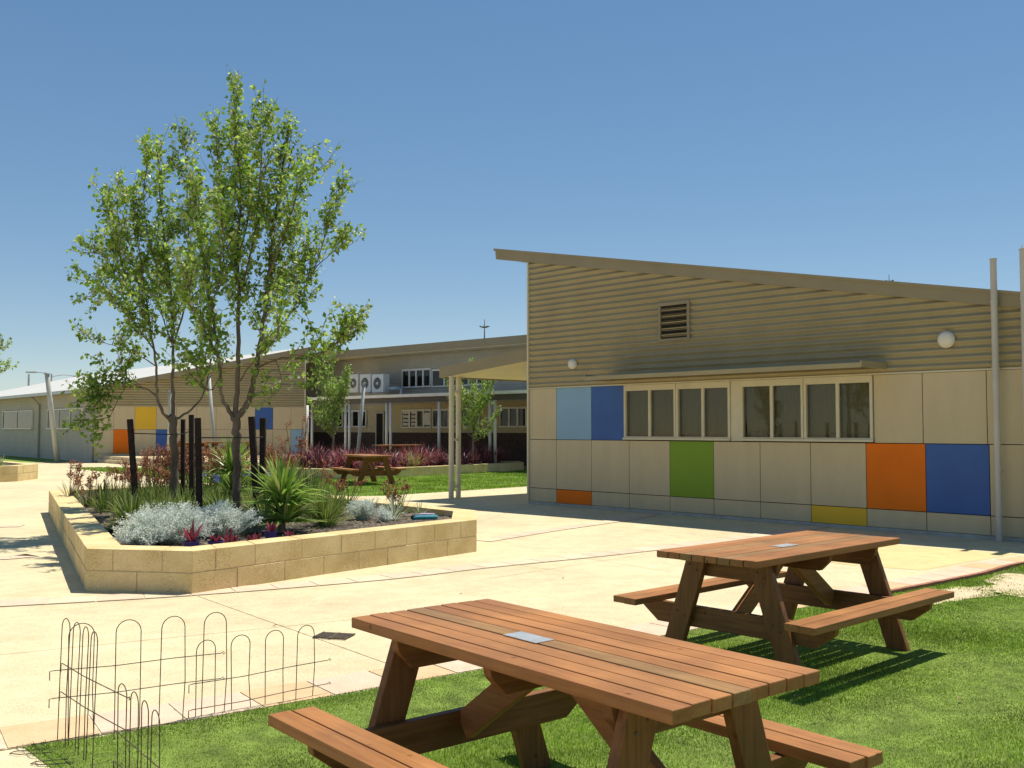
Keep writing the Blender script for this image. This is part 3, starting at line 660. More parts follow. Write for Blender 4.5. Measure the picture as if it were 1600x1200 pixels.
# ------------------------------------------------------------------ limestone planters
def planter_walls(name, outer, wth, h, course, blk, lab):
    n = len(outer); P = [Vector(p) for p in outer]
    def offs(P, d):
        out = []
        for i in range(n):
            a, b_, c = P[i-1], P[i], P[(i+1)%n]
            d1 = (b_-a).normalized(); d2 = (c-b_).normalized(); n1 = Vector((-d1.y,d1.x)); n2 = Vector((-d2.y,d2.x))
            m = (n1+n2).normalized(); out.append(b_+m*d/max(.3, m.dot(n1)))
        return out
    inn = offs(P, wth); co = offs(P, .006); ci = offs(P, wth-.006)
    b = MB()
    for i in range(n):
        j = (i+1)%n
        b.hexa([(*co[i],0),(*co[j],0),(*ci[j],0),(*ci[i],0),(*co[i],h-.006),(*co[j],h-.006),(*ci[j],h-.006),(*ci[i],h-.006)], 1)
        L = (P[j]-P[i]).length; nb = max(1, round(L/blk))
        for c in range(round(h/course)):
            ch = h/round(h/course); sh = .5 if c%2 else 0
            cuts = sorted(set([0.0]+[min(1,max(0,(k+sh)/nb+R.uniform(-.13,.13)/nb)) for k in range(1,nb)]+([.5/nb] if sh else [])+[1.0]))
            for s0, s1 in zip(cuts, cuts[1:]):
                if (s1-s0)*L < .05: continue
                g0 = s0+(.0065/L if s0 > 0 else .0); g1 = s1-(.0065/L if s1 < 1 else 0)
                jt = R.uniform(-.005,.004); z0 = c*ch+.006*(c>0); z1 = (c+1)*ch-(.006 if (c+1)*ch < h-.01 else 0)
                A0 = P[i].lerp(P[j], g0); A1 = P[i].lerp(P[j], g1); B0 = inn[i].lerp(inn[j], g0); B1_ = inn[i].lerp(inn[j], g1)
                dn = (B0-A0).normalized()*jt if 0 < s0 and s1 < 1 else Vector((0,0))
                b.hexa([(*(A0+dn),z0),(*(A1+dn),z0),(*B1_,z0),(*B0,z0),(*(A0+dn),z1),(*(A1+dn),z1),(*B1_,z1),(*B0,z1)], 0)
    t = thing(name, lab, 'planter', (0,0,0))
    b.build('block_wall', [M['lime'], M['mortar']], t, bevel=.004)
    return t, inn
PL = [(-4.19,9.78),(-3.09,9.59),(-.46,12.9),(-.52,14.35),(-6.6,21.7),(-8.87,18.95)]
plt_, inner = planter_walls('limestone_planter', PL, .33, .42, .21, .5, 'large angular cream limestone planter holding the two staked trees')
b = MB(); b.add([(p.x,p.y,.33) for p in inner], [tuple(range(len(inner)))]); b.build('soil', M['soil'], plt_)
innl = [(p.x,p.y) for p in inner]
def scatter(poly, n, bb):
    q = np.column_stack([NP.uniform(bb[0],bb[1],n*4), NP.uniform(bb[2],bb[3],n*4)]); return q[inpoly(q, poly)][:n]
b = MB()
for x, y in scatter(innl, 5200, (-9,0,9,22)):
    s_ = R.uniform(.008,.026); a = R.uniform(0,6.28); w_ = s_*R.uniform(.3,.6); z = .335+R.uniform(0,.012); tl = R.uniform(-.5,.5)*s_
    ca, sa = math.cos(a), math.sin(a)
    b.add([(x-ca*s_-sa*w_,y-sa*s_+ca*w_,z-tl),(x+ca*s_-sa*w_,y+sa*s_+ca*w_,z+tl),(x+ca*s_+sa*w_,y+sa*s_-ca*w_,z+tl+.005),(x-ca*s_+sa*w_,y-sa*s_-ca*w_,z-tl+.005)], [(0,1,2,3)], R.choice([0,0,1]))
tag(b.build('mulch', [M['mulch'], M['mulch2']]), 'grey brown wood chip mulch covering the soil of the large planter', 'mulch', kind='stuff')
PLL = [(-18.5,26.6),(-15.0,30.0),(-15.15,31.6),(-19,36),(-23,31.5)]
pl2, inn2 = planter_walls('limestone_planter', PLL, .35, .48, .24, .8, 'cream limestone planter cut off by the left picture edge')
b = MB(); b.add([(p.x,p.y,.40) for p in inn2], [tuple(range(len(inn2)))]); b.build('soil', M['soil'], pl2)
BED = [at(398,740)[:2], (-8.2,33.0), (-5.3,31.0), (-3.4,32.9),(.45,37.7),(.3,39.4),(-4.5,40.6),(-9.4,38.6)]
bed, inn3 = planter_walls('garden_bed', BED, .25, .32, .32, 1.4, 'low stone edged bed of red flax between far lawn and verandah')
b = MB(); b.add([(p.x,p.y,.26) for p in inn3], [tuple(range(len(inn3)))]); b.build('soil', M['soil'], bed)
# ------------------------------------------------------------------ trees
def cat3(pts, n=5):
    out = []
    for i in range(len(pts)-1):
        p0 = pts[max(i-1,0)]; p1 = pts[i]; p2 = pts[i+1]; p3 = pts[min(i+2,len(pts)-1)]
        for k in range(n):
            t = k/n; out.append(.5*((2*p1)+(p2-p0)*t+(2*p0-5*p1+4*p2-p3)*t*t+(3*p1-p0-3*p2+p3)*t**3))
    out.append(pts[-1]); return out
def rv(): 
    while True:
        v = Vector((R.uniform(-1,1), R.uniform(-1,1), R.uniform(-1,1)))
        if .1 < v.length < 1: return v.normalized()
def leaf(L, p, d, s, m):
    d = d.normalized(); side = d.cross(rv()).normalized(); nrm = side.cross(d)
    w = s*.36; f = nrm*s*.10
    b0 = p; mid = p+d*s*.45; tip = p+d*s-nrm*s*.12
    L.add([b0, mid+side*w+f, tip, mid-side*w+f, mid], [(0,1,4),(1,2,4),(0,4,3),(4,2,3)], m)
def shoot(T, L, p, d, length, r, leafs, ls, mix, step=.045, depth=0, bare=.0):
    n = max(3, int(length/.09)); pts = [p.copy()]; q = p.copy(); dd = d.normalized()
    for i in range(n):
        dd = (dd+rv()*.16+Vector((0,0,.06))).normalized(); q = q+dd*length/n; pts.append(q.copy())
    T.tube(pts, [r*(1-.75*i/n) for i in range(n+1)], 3, cap=False)
    if R.random() < bare: return
    s = length*.12
    while s < length:
        i = min(n-1, int(s/length*n)); f = s/length*n-i; c = pts[i].lerp(pts[i+1], f)
        for _ in range(leafs):
            v = (rv()*.9+Vector((0,0,-.45))+dd*.25); off = v.normalized()*R.uniform(.01,.045)
            leaf(L, c+off, v, ls*R.uniform(.65,1.2), R.choices([0,1,2,3], mix)[0])
        s += step*R.uniform(.7,1.4)
    if depth > 0:
        for _ in range(R.randint(1,3)):
            i = R.randint(1, n-1); shoot(T, L, pts[i], (pts[i+1 if i<n else i]-pts[i]).normalized()*.6+rv()*.8+Vector((0,0,.2)), length*R.uniform(.3,.55), r*.6, leafs, ls, mix, step, depth-1, bare)
def make_tree(name, lab, base, limbs, ls=.07, mix=(4,3,3,1), leafs=2, gap=.13, slen=(.35,.8), bark='bark', group=None, depth=1, step=.05, bare=.06):
    t = thing(name, lab, 'tree', base, 0, group); T = MB(); L = MB(); base = Vector(base)
    for (pts, r0, r1, t0, dens) in limbs:
        pp = cat3([Vector(p)-base for p in pts], 6); n = len(pp)
        for i in range(1, n): pp[i] = pp[i]+rv()*min(.02, r1*2)
        rad = [r0+(r1-r0)*(i/(n-1))**.8 for i in range(n)]
        T.tube(pp, rad, 8 if r0 > .02 else 5)
        if dens <= 0: continue
        lens = [0]
        for a, c in zip(pp, pp[1:]): lens.append(lens[-1]+(c-a).length)
        s = t0*lens[-1]
        while s < lens[-1]:
            i = max(k for k in range(n) if lens[k] <= s); i = min(i, n-2); f = (s-lens[i])/max(1e-6, lens[i+1]-lens[i]); c = pp[i].lerp(pp[i+1], f)
            tg = (pp[i+1]-pp[i]).normalized(); h = rv(); h.z *= .3
            d = tg*.55+Vector((0,0,.45))+h*.75; rel = s/lens[-1]
            shoot(T, L, c, d, R.uniform(*slen)*(1.1-.45*rel), .007, leafs, ls, mix, step, depth, bare)
            s += gap/dens*R.uniform(.6,1.4)
        shoot(T, L, pp[-1], tg, slen[0], .005, leafs, ls, mix, step, 0, 0)
    T.build('trunk', M[bark], t, smooth=True); L.build('crown', [M['l1'], M['l2'], M['l3'], M['l4']], t)
    print(name, 'leaves', len(L.f)//4)
    return t
def lp(Y, pts, dy=0.0):
    n = len(pts); return [far(px, py, Y+dy*(i/(n-1))**1.1) for i, (px, py) in enumerate(pts)]
YA = 13.3
baseA = far(370,815,YA); baseA.z = .33
A = [(([baseA]+lp(YA, [(370,740),(370,690),(368,650)])), 0.0581, 0.0560, 0, 0),
 (lp(YA, [(368,655),(371,600),(373,500),(372,400),(376,300),(369,220),(364,142)],.1), 0.0409, 0.0064, .28, 1.15),
 (lp(YA, [(367,655),(347,620),(341,560),(330,480),(320,420),(308,350),(300,290)],-.3), 0.0330, 0.0064, .3, 1.0),
 (lp(YA, [(370,655),(388,625),(401,575),(412,503),(419,431),(428,350),(440,270),(452,205)],.35), .05, .008, .3, 1.1),
 (lp(YA, [(408,537),(444,503),(474,456),(492,420),(520,395),(540,385)],.5), 0.0145, 0.0040, .3, 1.3),
 (lp(YA, [(490,425),(508,370),(514,330),(516,302)],.1), 0.0079, 0.0032, .2, .8),
 (lp(YA, [(419,431),(450,350),(470,290),(500,265)],-.5), 0.0132, 0.0040, .2, 1.1),
 (lp(YA, [(401,575),(440,560),(480,560),(515,545),(540,520),(556,505)],-.3), 0.0158, 0.0040, .3, 1.4),
 (lp(YA, [(500,552),(530,540),(552,528),(560,515)],-.1), 0.0066, 0.0032, .1, 1.0),
 (lp(YA, [(372,470),(395,380),(405,300),(410,220),(412,175)],-.4), 0.0172, 0.0040, .2, 1.2),
 (lp(YA, [(372,430),(350,340),(340,260),(338,205)],.5), 0.0158, 0.0040, .2, .9),
 (lp(YA, [(330,480),(350,400),(345,330)],-.9), 0.0132, 0.0040, .1, 1.0),
 (lp(YA, [(412,503),(430,470),(455,400),(462,340)],.9), 0.0132, 0.0040, .1, 1.0),
 (lp(YA, [(371,600),(400,560),(430,530),(440,470)],-1.0), 0.0132, 0.0040, .3, 1.0),
 (lp(YA, [(345,600),(325,610),(312,590),(300,560)],-.6), 0.0106, 0.0032, .2, 1.2),
 (lp(YA, [(341,560),(322,520),(300,470),(292,420)],-.9), 0.0132, 0.0040, .1, 1.2),
 (lp(YA, [(430,560),(440,600),(425,620)],-.2), 0.0066, 0.0032, .2, 1.2),
 (lp(YA, [(372,400),(390,330),(385,260),(395,190)],.9), 0.0132, 0.0040, .2, 1.0),
]
make_tree('courtyard_tree', 'tall leafy tree with thick forked trunk between the three nearer stakes', tuple(baseA), A, ls=.078, leafs=2, gap=.086, mix=(4,3,3.4,1))
YB = 15.0
baseB = far(272,790,YB); baseB.z = .33
Bt = [(([baseB]+lp(YB, [(272,730),(271,680),(270,650)])), 0.0627, 0.0600, 0, 0),
 (lp(YB, [(270,655),(270,606),(270,541),(268,462),(258,380),(250,300),(246,240)],.1), 0.0330, 0.0056, .25, 1.15),
 (lp(YB, [(268,660),(252,640),(245,610),(244,572),(234,503),(226,447),(216,380),(207,300)],-.3), 0.0297, 0.0056, .35, 1.15),
 (lp(YB, [(274,655),(292,645),(312,625),(325,590),(330,530),(322,460)],.5), 0.0211, 0.0048, .35, 1.0),
 (lp(YB, [(234,503),(205,460),(180,430),(160,400),(142,395)],-.2), 0.0145, 0.0040, .15, 1.4),
 (lp(YB, [(226,447),(195,390),(178,340),(170,318)],.5), 0.0132, 0.0040, .15, 1.2),
 (lp(YB, [(244,572),(225,560),(200,548),(172,538),(140,530),(132,524)],.3), 0.0106, 0.0024, .35, .6),
 (lp(YB, [(247,622),(225,606),(195,606),(165,605),(142,625),(124,655)],-.4), 0.0145, 0.0032, .2, 1.7),
 (lp(YB, [(195,606),(182,630),(168,660),(160,678)],-.2), 0.0066, 0.0024, .1, 1.3),
 (lp(YB, [(270,541),(290,470),(295,390),(292,300),(289,215)],.4), 0.0172, 0.0040, .2, 1.1),
 (lp(YB, [(268,462),(240,400),(225,330),(228,270),(232,245)],-.6), 0.0132, 0.0040, .2, 1.1),
 (lp(YB, [(250,560),(215,510),(190,480),(170,470)],-.9), 0.0132, 0.0040, .2, 1.3),
 (lp(YB, [(270,500),(300,440),(315,380),(310,300)],-.8), 0.0132, 0.0040, .2, 1.0),
 (lp(YB, [(226,447),(200,430),(185,380),(200,310)],-1.0), 0.0119, 0.0040, .2, 1.2),
 (lp(YB, [(270,541),(250,480),(245,420),(262,350)],1.1), 0.0119, 0.0040, .2, 1.2),
 (lp(YB, [(180,430),(150,445),(148,470)],-.3), 0.0079, 0.0032, .1, 1.3),
 (lp(YB, [(178,600),(190,575),(185,560)],-.2), 0.0066, 0.0024, .1, 1.2),
]
make_tree('courtyard_tree', 'left leafy tree behind, with spreading low branch reaching over the side wall windows', tuple(baseB), Bt, ls=.08, leafs=2, gap=.102, mix=(4,3.2,2.8,1.2))
# slim young trees in the flax bed and one at the left edge
def slim(px, py, Y, top, w0, w1, lab, n=11, ls=.085, mix=(4,2,4,1), leafs=2, z=.26):
    base = far(px, py, Y); base.z = z; tp = far(px+2, top, Y); H = tp.z-base.z
    limbs = [([base, base+Vector((.03,0,H*.35)), base+Vector((0,0,H*.7)), tp], .05, .006, .25, 1.5)]
    for k in range(n):
        a = 2*math.pi*k/n+R.uniform(-.3,.3); h0 = H*R.uniform(.18,.55); s = base+Vector((0,0,h0)); out = R.uniform(.6,1)*w1
        limbs.append(([s, s+Vector((math.cos(a)*out*.7, math.sin(a)*out*.7, H*.15)), s+Vector((math.cos(a)*out, math.sin(a)*out, H*R.uniform(.28,.42)))], .018, .004, .15, 1.4))
    return make_tree('young_tree', lab, tuple(base), limbs, ls=ls, mix=mix, leafs=leafs, gap=.15, slen=(.3,.6), bark='bark2', group='young trees planted in the far garden bed', depth=1, step=.06, bare=0)
slim(520,708,34.2,548,.2,.78,'upright young tree in the flax bed left of the leaning pole')
slim(738,712,36.4,568,.2,.95,'upright young tree in the flax bed behind the paired canopy posts', mix=(4,2,4,1))
base = (-18.3,29.5,.4)
lb = [([Vector(base), Vector((-18.3,29.5,1.8)), Vector((-18.2,29.5,3.6))], .08, .03, .5, .8)]
for (x, y, z) in [(-16.0,29.0,4.9),(-15.15,29.2,4.0),(-15.3,29.8,3.4),(-17.4,28.6,4.8),(-20,30,4.6),(-17,31,4.9),(-15.35,28.2,2.9)]:
    lb.append(([Vector((-18.3,29.5,1.9)), Vector(((x-18.3)/2-.3,(y+29.5)/2,(z+1.9)/2)), Vector((x,y,z))], .03, .006, .35, 1.0))
make_tree('young_tree', 'tree whose branch tips show at the left picture edge', base, lb, ls=.1, leafs=2, mix=(4,2,4,1), bark='bark2')
# norfolk pines far behind the roofs
def norfolk(px, py, Y, H, lab, tiers=9):
    tp = far(px, py, Y); base = Vector((tp.x, tp.y, 0)); H = tp.z
    t = thing('norfolk_pine', lab, 'tree', base, 0, 'norfolk pines behind the roofs'); T = MB(); L = MB()
    T.tube([(0,0,0),(0,0,H*.6),(0,0,H)], [H*.02, H*.01, .03], 8)
    for k in range(tiers):
        z = H-.9-k*1.55; ln = .55+k*.42
        for j in range(7):
            a = 2*math.pi*j/7+k*.4; c, s = math.cos(a), math.sin(a)
            pts = [Vector((c*ln*q, s*ln*q, z+ln*(.30*q*q-.05*q))) for q in (0,.35,.7,1)]
            T.tube(pts, [.04,.03,.02,.01], 4)
            for q in range(int(9+k*3)):
                f = q/(9+k*3)*.8+.2; i = min(2, int(f*3)); p = pts[i].lerp(pts[i+1], f*3-i)
                for sd in (-1,1):
                    d = Vector((-s*sd*.8+c*.4, c*sd*.8+s*.4, .35)); L.ribbon([p, p+d*ln*.12, p+d*ln*.2+Vector((0,0,.05))], Vector((c,s,0)), [.07,.09,.02])
    T.build('trunk', M['bark'], t); L.build('crown', M['pine'], t)
norfolk(757,499,105,0,'norfolk pine tip rising behind the verandah building roof')
norfolk(1389,429,120,0,'tiny norfolk pine tip above the near building roof edge')
# street lamp and post far left
sp = far(80.5,584,85); t = thing('street_lamp', 'distant slim street lamp with one arm above the left roof', 'street lamp', (sp.x,sp.y,0))
b = MB(); b.tube([(0,0,0),(0,0,sp.z)], [.1,.07], 8); b.build('pole', M['steel'], t)
b = MB(); b.tube([(0,0,sp.z-.25),(1,0,sp.z-.1),(2,0,sp.z-.2)], .03, 6); b.build('arm', M['steel'], t)
b = MB(); b.box(1.9,2.7,-.12,.12,sp.z-.28,sp.z-.16); b.build('lamp_head', M['steel'], t, bevel=.03)
sp = far(45,586,80); b = MB(); b.tube([(0,0,0),(0,0,sp.z)], [.1,.08], 8); b.tube([(0,0,sp.z),(0,0,sp.z+.05)], .1, 8)
o = b.build('pole', M['steel']); o.location = (sp.x,sp.y,0); tag(o, 'plain dark distant pole above the roof at far left', 'pole')
# ------------------------------------------------------------------ stakes and ties
def stake(px0, py0, px1, py1, Y, lab, w=.068):
    a = far(px0, py0, Y); a.z = .2; c = far(px1, py1, Y); d = c-a
    b = MB(); b.beam((0,0,0), d, w, w, up=(0,1,0)); o = b.build('tree_stake', M['stake'], bevel=.005); o.location = a
    tag(o, lab, 'stake', 'dark timber tree stakes in the planter'); return a, c
sA = [stake(313,800,309,653,12.7,'front timber stake standing left of the thick tree trunk'), stake(404,810,393,651,13.2,'timber stake immediately right of the thick trunk, left of its pair',.078), stake(410,790,411,653,13.9,'rearmost of the two timber stakes right of the thick trunk',.078)]
sB = [stake(215,775,203,655,14.6,'leaning timber stake at the left, in front of the orange panel',.072), stake(286,775,286,655,15.6,'slim timber stake just right of the rear tree trunk',.06), stake(301,775,299,648,14.4,'timber stake between the slim one and the front one',.064)]
def tie(pts, lab):
    b = MB(); b.tube(pts, .008, 5); o = b.build('tree_tie', M['black']); tag(o, lab, 'tie')
tie([far(309,684,12.66), far(340,684,13.0), far(366,684,13.2), far(372,684,13.1), far(395,684,13.15), far(411,683,13.84)], 'thin tie running from stake to stake around the thick trunk')
tie([far(205,677,14.55), far(235,678,14.8), far(270,679,14.86), far(286,678,15.55), far(299,673,14.45)], 'thin tie between the stakes around the rear tree')
# ------------------------------------------------------------------ plants
def strappy(name, lab, cat, loc, n, ln, wd, mats, probs, up=.5, droop=.7, group=None, segs=6, spread=.06, taper=True, fold=.25):
    b = MB()
    for _ in range(n):
        a = R.uniform(0,6.283); el = math.radians(90-abs(R.gauss(0,1))*55*up-4); el = max(.05, el)
        d = Vector((math.cos(a)*math.cos(el), math.sin(a)*math.cos(el), math.sin(el))); L_ = R.uniform(*ln)
        side = Vector((-math.sin(a), math.cos(a), 0)); p = Vector((math.cos(a), math.sin(a), 0))*R.uniform(0,spread); pts = [p.copy()]
        dr = droop*R.uniform(.4,1.4)
        for i in range(segs):
            d = (d+Vector((0,0,-dr*.30*(i+1)/segs))).normalized(); p = p+d*L_/segs; p.z = max(p.z, .01); pts.append(p.copy())
        w = R.uniform(*wd); ws = [w*(.6 if i == 0 else (1-(i/segs)**2.2)+.04) for i in range(segs+1)]
        b.ribbon(pts, side, ws, R.choices(range(len(mats)), probs)[0], fold)
    o = b.build(name, mats); o.location = loc; return tag(o, lab, cat, group)
Z = .335
def PT(px, py, h=Z): v = at(px, py, h); return (v.x, v.y, h)
ym = [M['yucca'], M['yucca2'], M['yucca3']]
def yucca(loc, lab, n, ln, stemh):
    t = thing('yucca', lab, 'plant', loc, 0, 'bright green yuccas in the planter')
    b = MB()
    for lev in range(2):
        pass
    o = strappy('leaf_rosette', None, None, (0,0,stemh), n, ln, (.038,.062), ym, [7,2,1], up=1.1, droop=.8, spread=.03); o.parent = t
    o = strappy('leaf_rosette', None, None, (.05,-.05,stemh*.35), n//2, (ln[0]*.8,ln[1]*.85), (.045,.07), ym, [5,3,2], up=1.3, droop=.8, spread=.05); o.parent = t
    b = MB(); b.tube([(0,0,0),(.01,0,stemh)], [.05,.035], 8); b.build('stem', M['bark2'], t)
yucca(PT(440,832), 'largest bright green yucca, right of the thick trunk with drooping old leaves', 170, (.40,.68), .36)
yucca(PT(362,795), 'bright green yucca just left behind the thick trunk', 130, (.42,.7), .55)
yucca(PT(340,775), 'small yucca low behind the front stake', 60, (.3,.5), .15)
sm = [M['silver'], M['silver2']]
def silver(loc, lab, R0, H, n=5200, lobes=7):
    b = MB(); cs = []
    for _ in range(lobes): a = R.uniform(0,6.28); q = R.uniform(.1,.62); cs.append((Vector((math.cos(a)*q*R0, math.sin(a)*q*R0, H*R.uniform(.25,.5))), R0*R.uniform(.35,.55)))
    stems = n//26
    for _ in range(stems):
        c, r = R.choice(cs); v = rv(); v.z = abs(v.z)*.9-.25; e = c+Vector((v.x*r, v.y*r, v.z*H*.52)); e.z = max(.02, e.z)
        s = Vector((e.x*.35, e.y*.35, 0)); m_ = s.lerp(e,.6)+Vector((0,0,.02)); b.tube([s,m_,e], [.004,.003,.002], 3, 1, cap=False)
        for k in range(26):
            p = m_.lerp(e, R.uniform(.2,1.15))+rv()*R.uniform(.004,.035); d = (v+rv()*.9+Vector((0,0,.4))).normalized(); sd = d.cross(rv()).normalized(); z_ = R.uniform(.011,.022)
            b.add([p, p+d*z_*.6+sd*z_*.3, p+d*z_*1.3, p+d*z_*.6-sd*z_*.3], [(0,1,2,3)], R.choices([0,1],[3,1])[0])
    o = b.build('silver_bush', sm); o.location = loc; tag(o, lab, 'bush', 'silver leaved bushes in the planter')
silver(PT(262,848), 'largest silver grey bush at the near corner of the planter', .60, .52, 17000, 10)
silver(PT(222,853), 'low silver grey bush at the left front corner of the soil', .34, .28, 6500)
silver(PT(345,838), 'silver grey bush in front of the thick tree trunk', .56, .48, 14000, 9)
silver(PT(392,832), 'small silver grey bush beside the largest yucca', .30, .32, 5000)
silver(PT(566,812), 'silver grey bush near the right end of the planter', .30, .34, 5000)
silver(PT(600,815), 'tiny silver sprigs left of the teal pencil case', .17, .2, 1600, 4)
tm = [M['tuft'], M['tuft2'], M['yucca3']]
TG = 'grassy strappy tufts in the planter'
strappy('grass_tuft', 'dense olive green grass tuft right of the largest yucca', 'plant', PT(508,822), 340, (.35,.68), (.006,.014), tm, [6,3,1], up=.62, droop=.7, group=TG, spread=.12)
strappy('grass_tuft', 'green grass tuft between silver bush and front stake', 'plant', PT(290,806), 240, (.28,.5), (.007,.015), [M['yucca'],M['tuft2'],M['tuft']], [5,3,3], up=.6, droop=.75, group=TG, spread=.12)
strappy('grass_tuft', 'broad leaved olive clump at the left side of the soil', 'plant', PT(205,820), 110, (.3,.52), (.018,.032), tm, [6,3,1], up=.8, droop=.9, group=TG, spread=.1)
strappy('grass_tuft', 'broad leaved clump just left of the largest silver bush', 'plant', PT(228,805), 70, (.25,.45), (.018,.03), tm, [5,4,1], up=.8, droop=.9, group=TG, spread=.1)
strappy('dark_flax', 'near black purple flax at the left end of the planter', 'plant', PT(160,790), 70, (.3,.5), (.022,.035), [M['flax3'],M['tuft2']], [5,1], up=.65, droop=.8)
strappy('grass_tuft', 'dark upright reedy clump behind the largest yucca', 'plant', PT(480,792), 170, (.45,.8), (.008,.016), [M['tuft2'],M['tuft'],M['flax3']], [6,2,2], up=.42, droop=.3, group=TG, spread=.14)
strappy('grass_tuft', 'pale grey green tuft left of the teal pencil case', 'plant', PT(615,812), 60, (.2,.42), (.007,.014), [M['l4'],M['tuft'],M['silver']], [4,2,2], up=.8, droop=1.0, group=TG, spread=.08)
strappy('grass_tuft', 'small wispy tuft close to the right inner corner', 'plant', PT(655,806), 36, (.12,.26), (.006,.012), [M['l4'],M['tuft'],M['silver']], [3,3,2], up=.7, droop=.6, group=TG, spread=.06)
strappy('grass_tuft', 'yellow green small potted tuft on the left ledge side of the soil', 'plant', PT(176,832), 60, (.08,.17), (.01,.02), [M['flax4'],M['yucca3']], [1,1], up=1.0, droop=.6, group=TG, spread=.03)
def cone_pot(loc, r, h, m, lab, group=None):
    b = MB(); b.tube([(0,0,0),(0,0,h*.9),(0,0,h*.9),(0,0,h),(0,0,h),(0,0,h-.02)], [r*.75,r*.95,r*1.04,r*1.04,r*.92,r*.9], 20); return b
def flat_fill(name, lab, x0, y0, x1, y1, n, hs, **k): pass
# kangaroo paws: thin stems, rust coloured flower heads, strap leaves
def paw(loc, lab, n, H, spread=.22, pale=.35, leaves=40, lean=.16):
    t = thing('kangaroo_paw', lab, 'plant', loc, R.uniform(0,6), 'rust flowered kangaroo paws in the planter'); S = MB(); Fl = MB()
    for _ in range(n):
        Fl = MB()
        a = R.uniform(0,6.28); p = Vector((math.cos(a)*spread*.4*R.random(), math.sin(a)*spread*.4*R.random(), 0)); h = R.uniform(*H); e = p+Vector((R.uniform(-1,1)*spread, R.uniform(-1,1)*spread, h)); mid = p.lerp(e,.55)+Vector((R.uniform(-.04,.04),R.uniform(-.04,.04),0))
        pts = cat3([p,mid,e],4); S.tube(pts, .0045, 4, cap=False)
        for br in range(R.randint(2,4)):
            s = pts[R.randint(5,8)]; d = Vector((R.uniform(-1,1), R.uniform(-1,1), R.uniform(.7,1.6))).normalized(); q = s+d*R.uniform(.05,.14); S.tube([s,q], .003, 3, cap=False)
            for k in range(R.randint(12,20)):
                c = s.lerp(q, R.uniform(.35,1.25)); dd = (rv()+Vector((0,0,.4))).normalized(); sd = dd.cross(rv()).normalized(); z_ = R.uniform(.02,.042); c = c+rv()*.026
                Fl.add([c, c+dd*z_*.6+sd*z_*.28, c+dd*z_*1.3, c+dd*z_*.6-sd*z_*.28], [(0,1,2,3)], 1 if R.random() < pale else 0)
        Fl.build('flower_head', [M['paw'], M['paw2']], t)
    S.build('stems', M['paw_stem'], t)
    if leaves:
        o = strappy('leaves', None, None, (0,0,0), leaves, (.2,.45), (.010,.02), [M['tuft'],M['tuft2'],M['paw_stem']], [3,3,1], up=.5, droop=.5, spread=.12); o.parent = t
for (px, py, n, h, lab) in [(112,782,5,(.35,.62),'sparse leafless kangaroo paw at the left end of the planter'),(140,792,5,(.3,.5),'sparse kangaroo paw beside the near black flax'),
    (196,788,8,(.4,.66),'kangaroo paw around the foot of the leaning stake'),(222,784,10,(.35,.62),'rusty kangaroo paw right of the leaning stake'),
    (250,782,14,(.55,.9),'dense rusty kangaroo paw in front of the rear trunk'),(275,780,14,(.5,.85),'dense rusty kangaroo paw below the rear trunk'),
    (300,778,14,(.5,.85),'rusty kangaroo paw behind the front stake'),(325,776,12,(.45,.8),'rusty kangaroo paw right of the front stake'),(262,795,8,(.4,.7),'kangaroo paw behind the largest silver bush'),
    (345,765,10,(.5,.8),'rusty kangaroo paw behind the second yucca'),(238,768,12,(.5,.85),'kangaroo paw at the back left of the rear trunk'),(395,768,9,(.4,.7),'kangaroo paw between the paired stakes'),
    (425,768,6,(.55,.95),'tall thin kangaroo paw right of the paired stakes'),(445,775,7,(.45,.8),'loose orange kangaroo paw behind the largest yucca'),(462,782,5,(1.05,1.45),'tallest single stemmed kangaroo paw reaching past the gable corner'),
    (210,778,9,(.35,.58),'rusty kangaroo paw behind the leaning stake'),(287,770,13,(.5,.9),'rusty kangaroo paw at the back behind the rear trunk'),(312,768,13,(.5,.85),'rusty kangaroo paw at the back behind the front stake'),(265,768,13,(.5,.95),'rusty kangaroo paw hiding the foot of the green panel pole'),
    (620,806,5,(.25,.42),'small kangaroo paw left of the teal pencil case'),(545,790,4,(.25,.4),'short brown seed stalks near the right silver bush')]:
    paw(PT(px,py), lab, n+3, h)
for (px, py, n, m_) in [(185,797,120,0),(215,790,150,1),(240,790,170,0),(262,785,160,1),(318,790,140,0),(345,805,160,0),(300,775,140,1),(400,800,150,0),(425,795,130,1),(238,812,120,0),(262,815,130,0),(384,786,130,1),(355,780,130,0)]:
    strappy('grass_tuft', 'green strappy tuft growing among the kangaroo paws', 'plant', PT(px,py), n, (.25,.5), (.009,.02), tm, [[5,3,1],[3,5,1]][m_], up=.65, droop=.7, group='green tufts among the kangaroo paws', spread=.14)
for (px, py, n, h, lab) in [(410,760,12,(.45,.8),'rusty kangaroo paw at the back between the paired stakes and trunk'),(440,764,10,(.4,.75),'loose rusty kangaroo paw at the back edge behind the largest yucca'),(378,762,12,(.45,.8),'rusty kangaroo paw directly behind the thick trunk'),(500,785,7,(.4,.75),'thin dark kangaroo paw in the reedy clump'),(180,780,7,(.35,.55),'kangaroo paw just left of the leaning stake'),(335,755,12,(.5,.85),'kangaroo paw in front of the far stone platform table')]:
    paw(PT(px,py), lab, n, h)
for (px, py, n) in [(460,800,170),(485,810,150),(440,790,150),(408,812,120),(418,822,90),(520,805,120),(470,775,150),(330,800,130),(160,800,90),(190,812,80)]:
    strappy('grass_tuft', 'green strappy tuft growing among the kangaroo paws', 'plant', PT(px,py), n, (.25,.55), (.009,.02), tm, [4,4,1], up=.6, droop=.6, group='green tufts among the kangaroo paws', spread=.14)
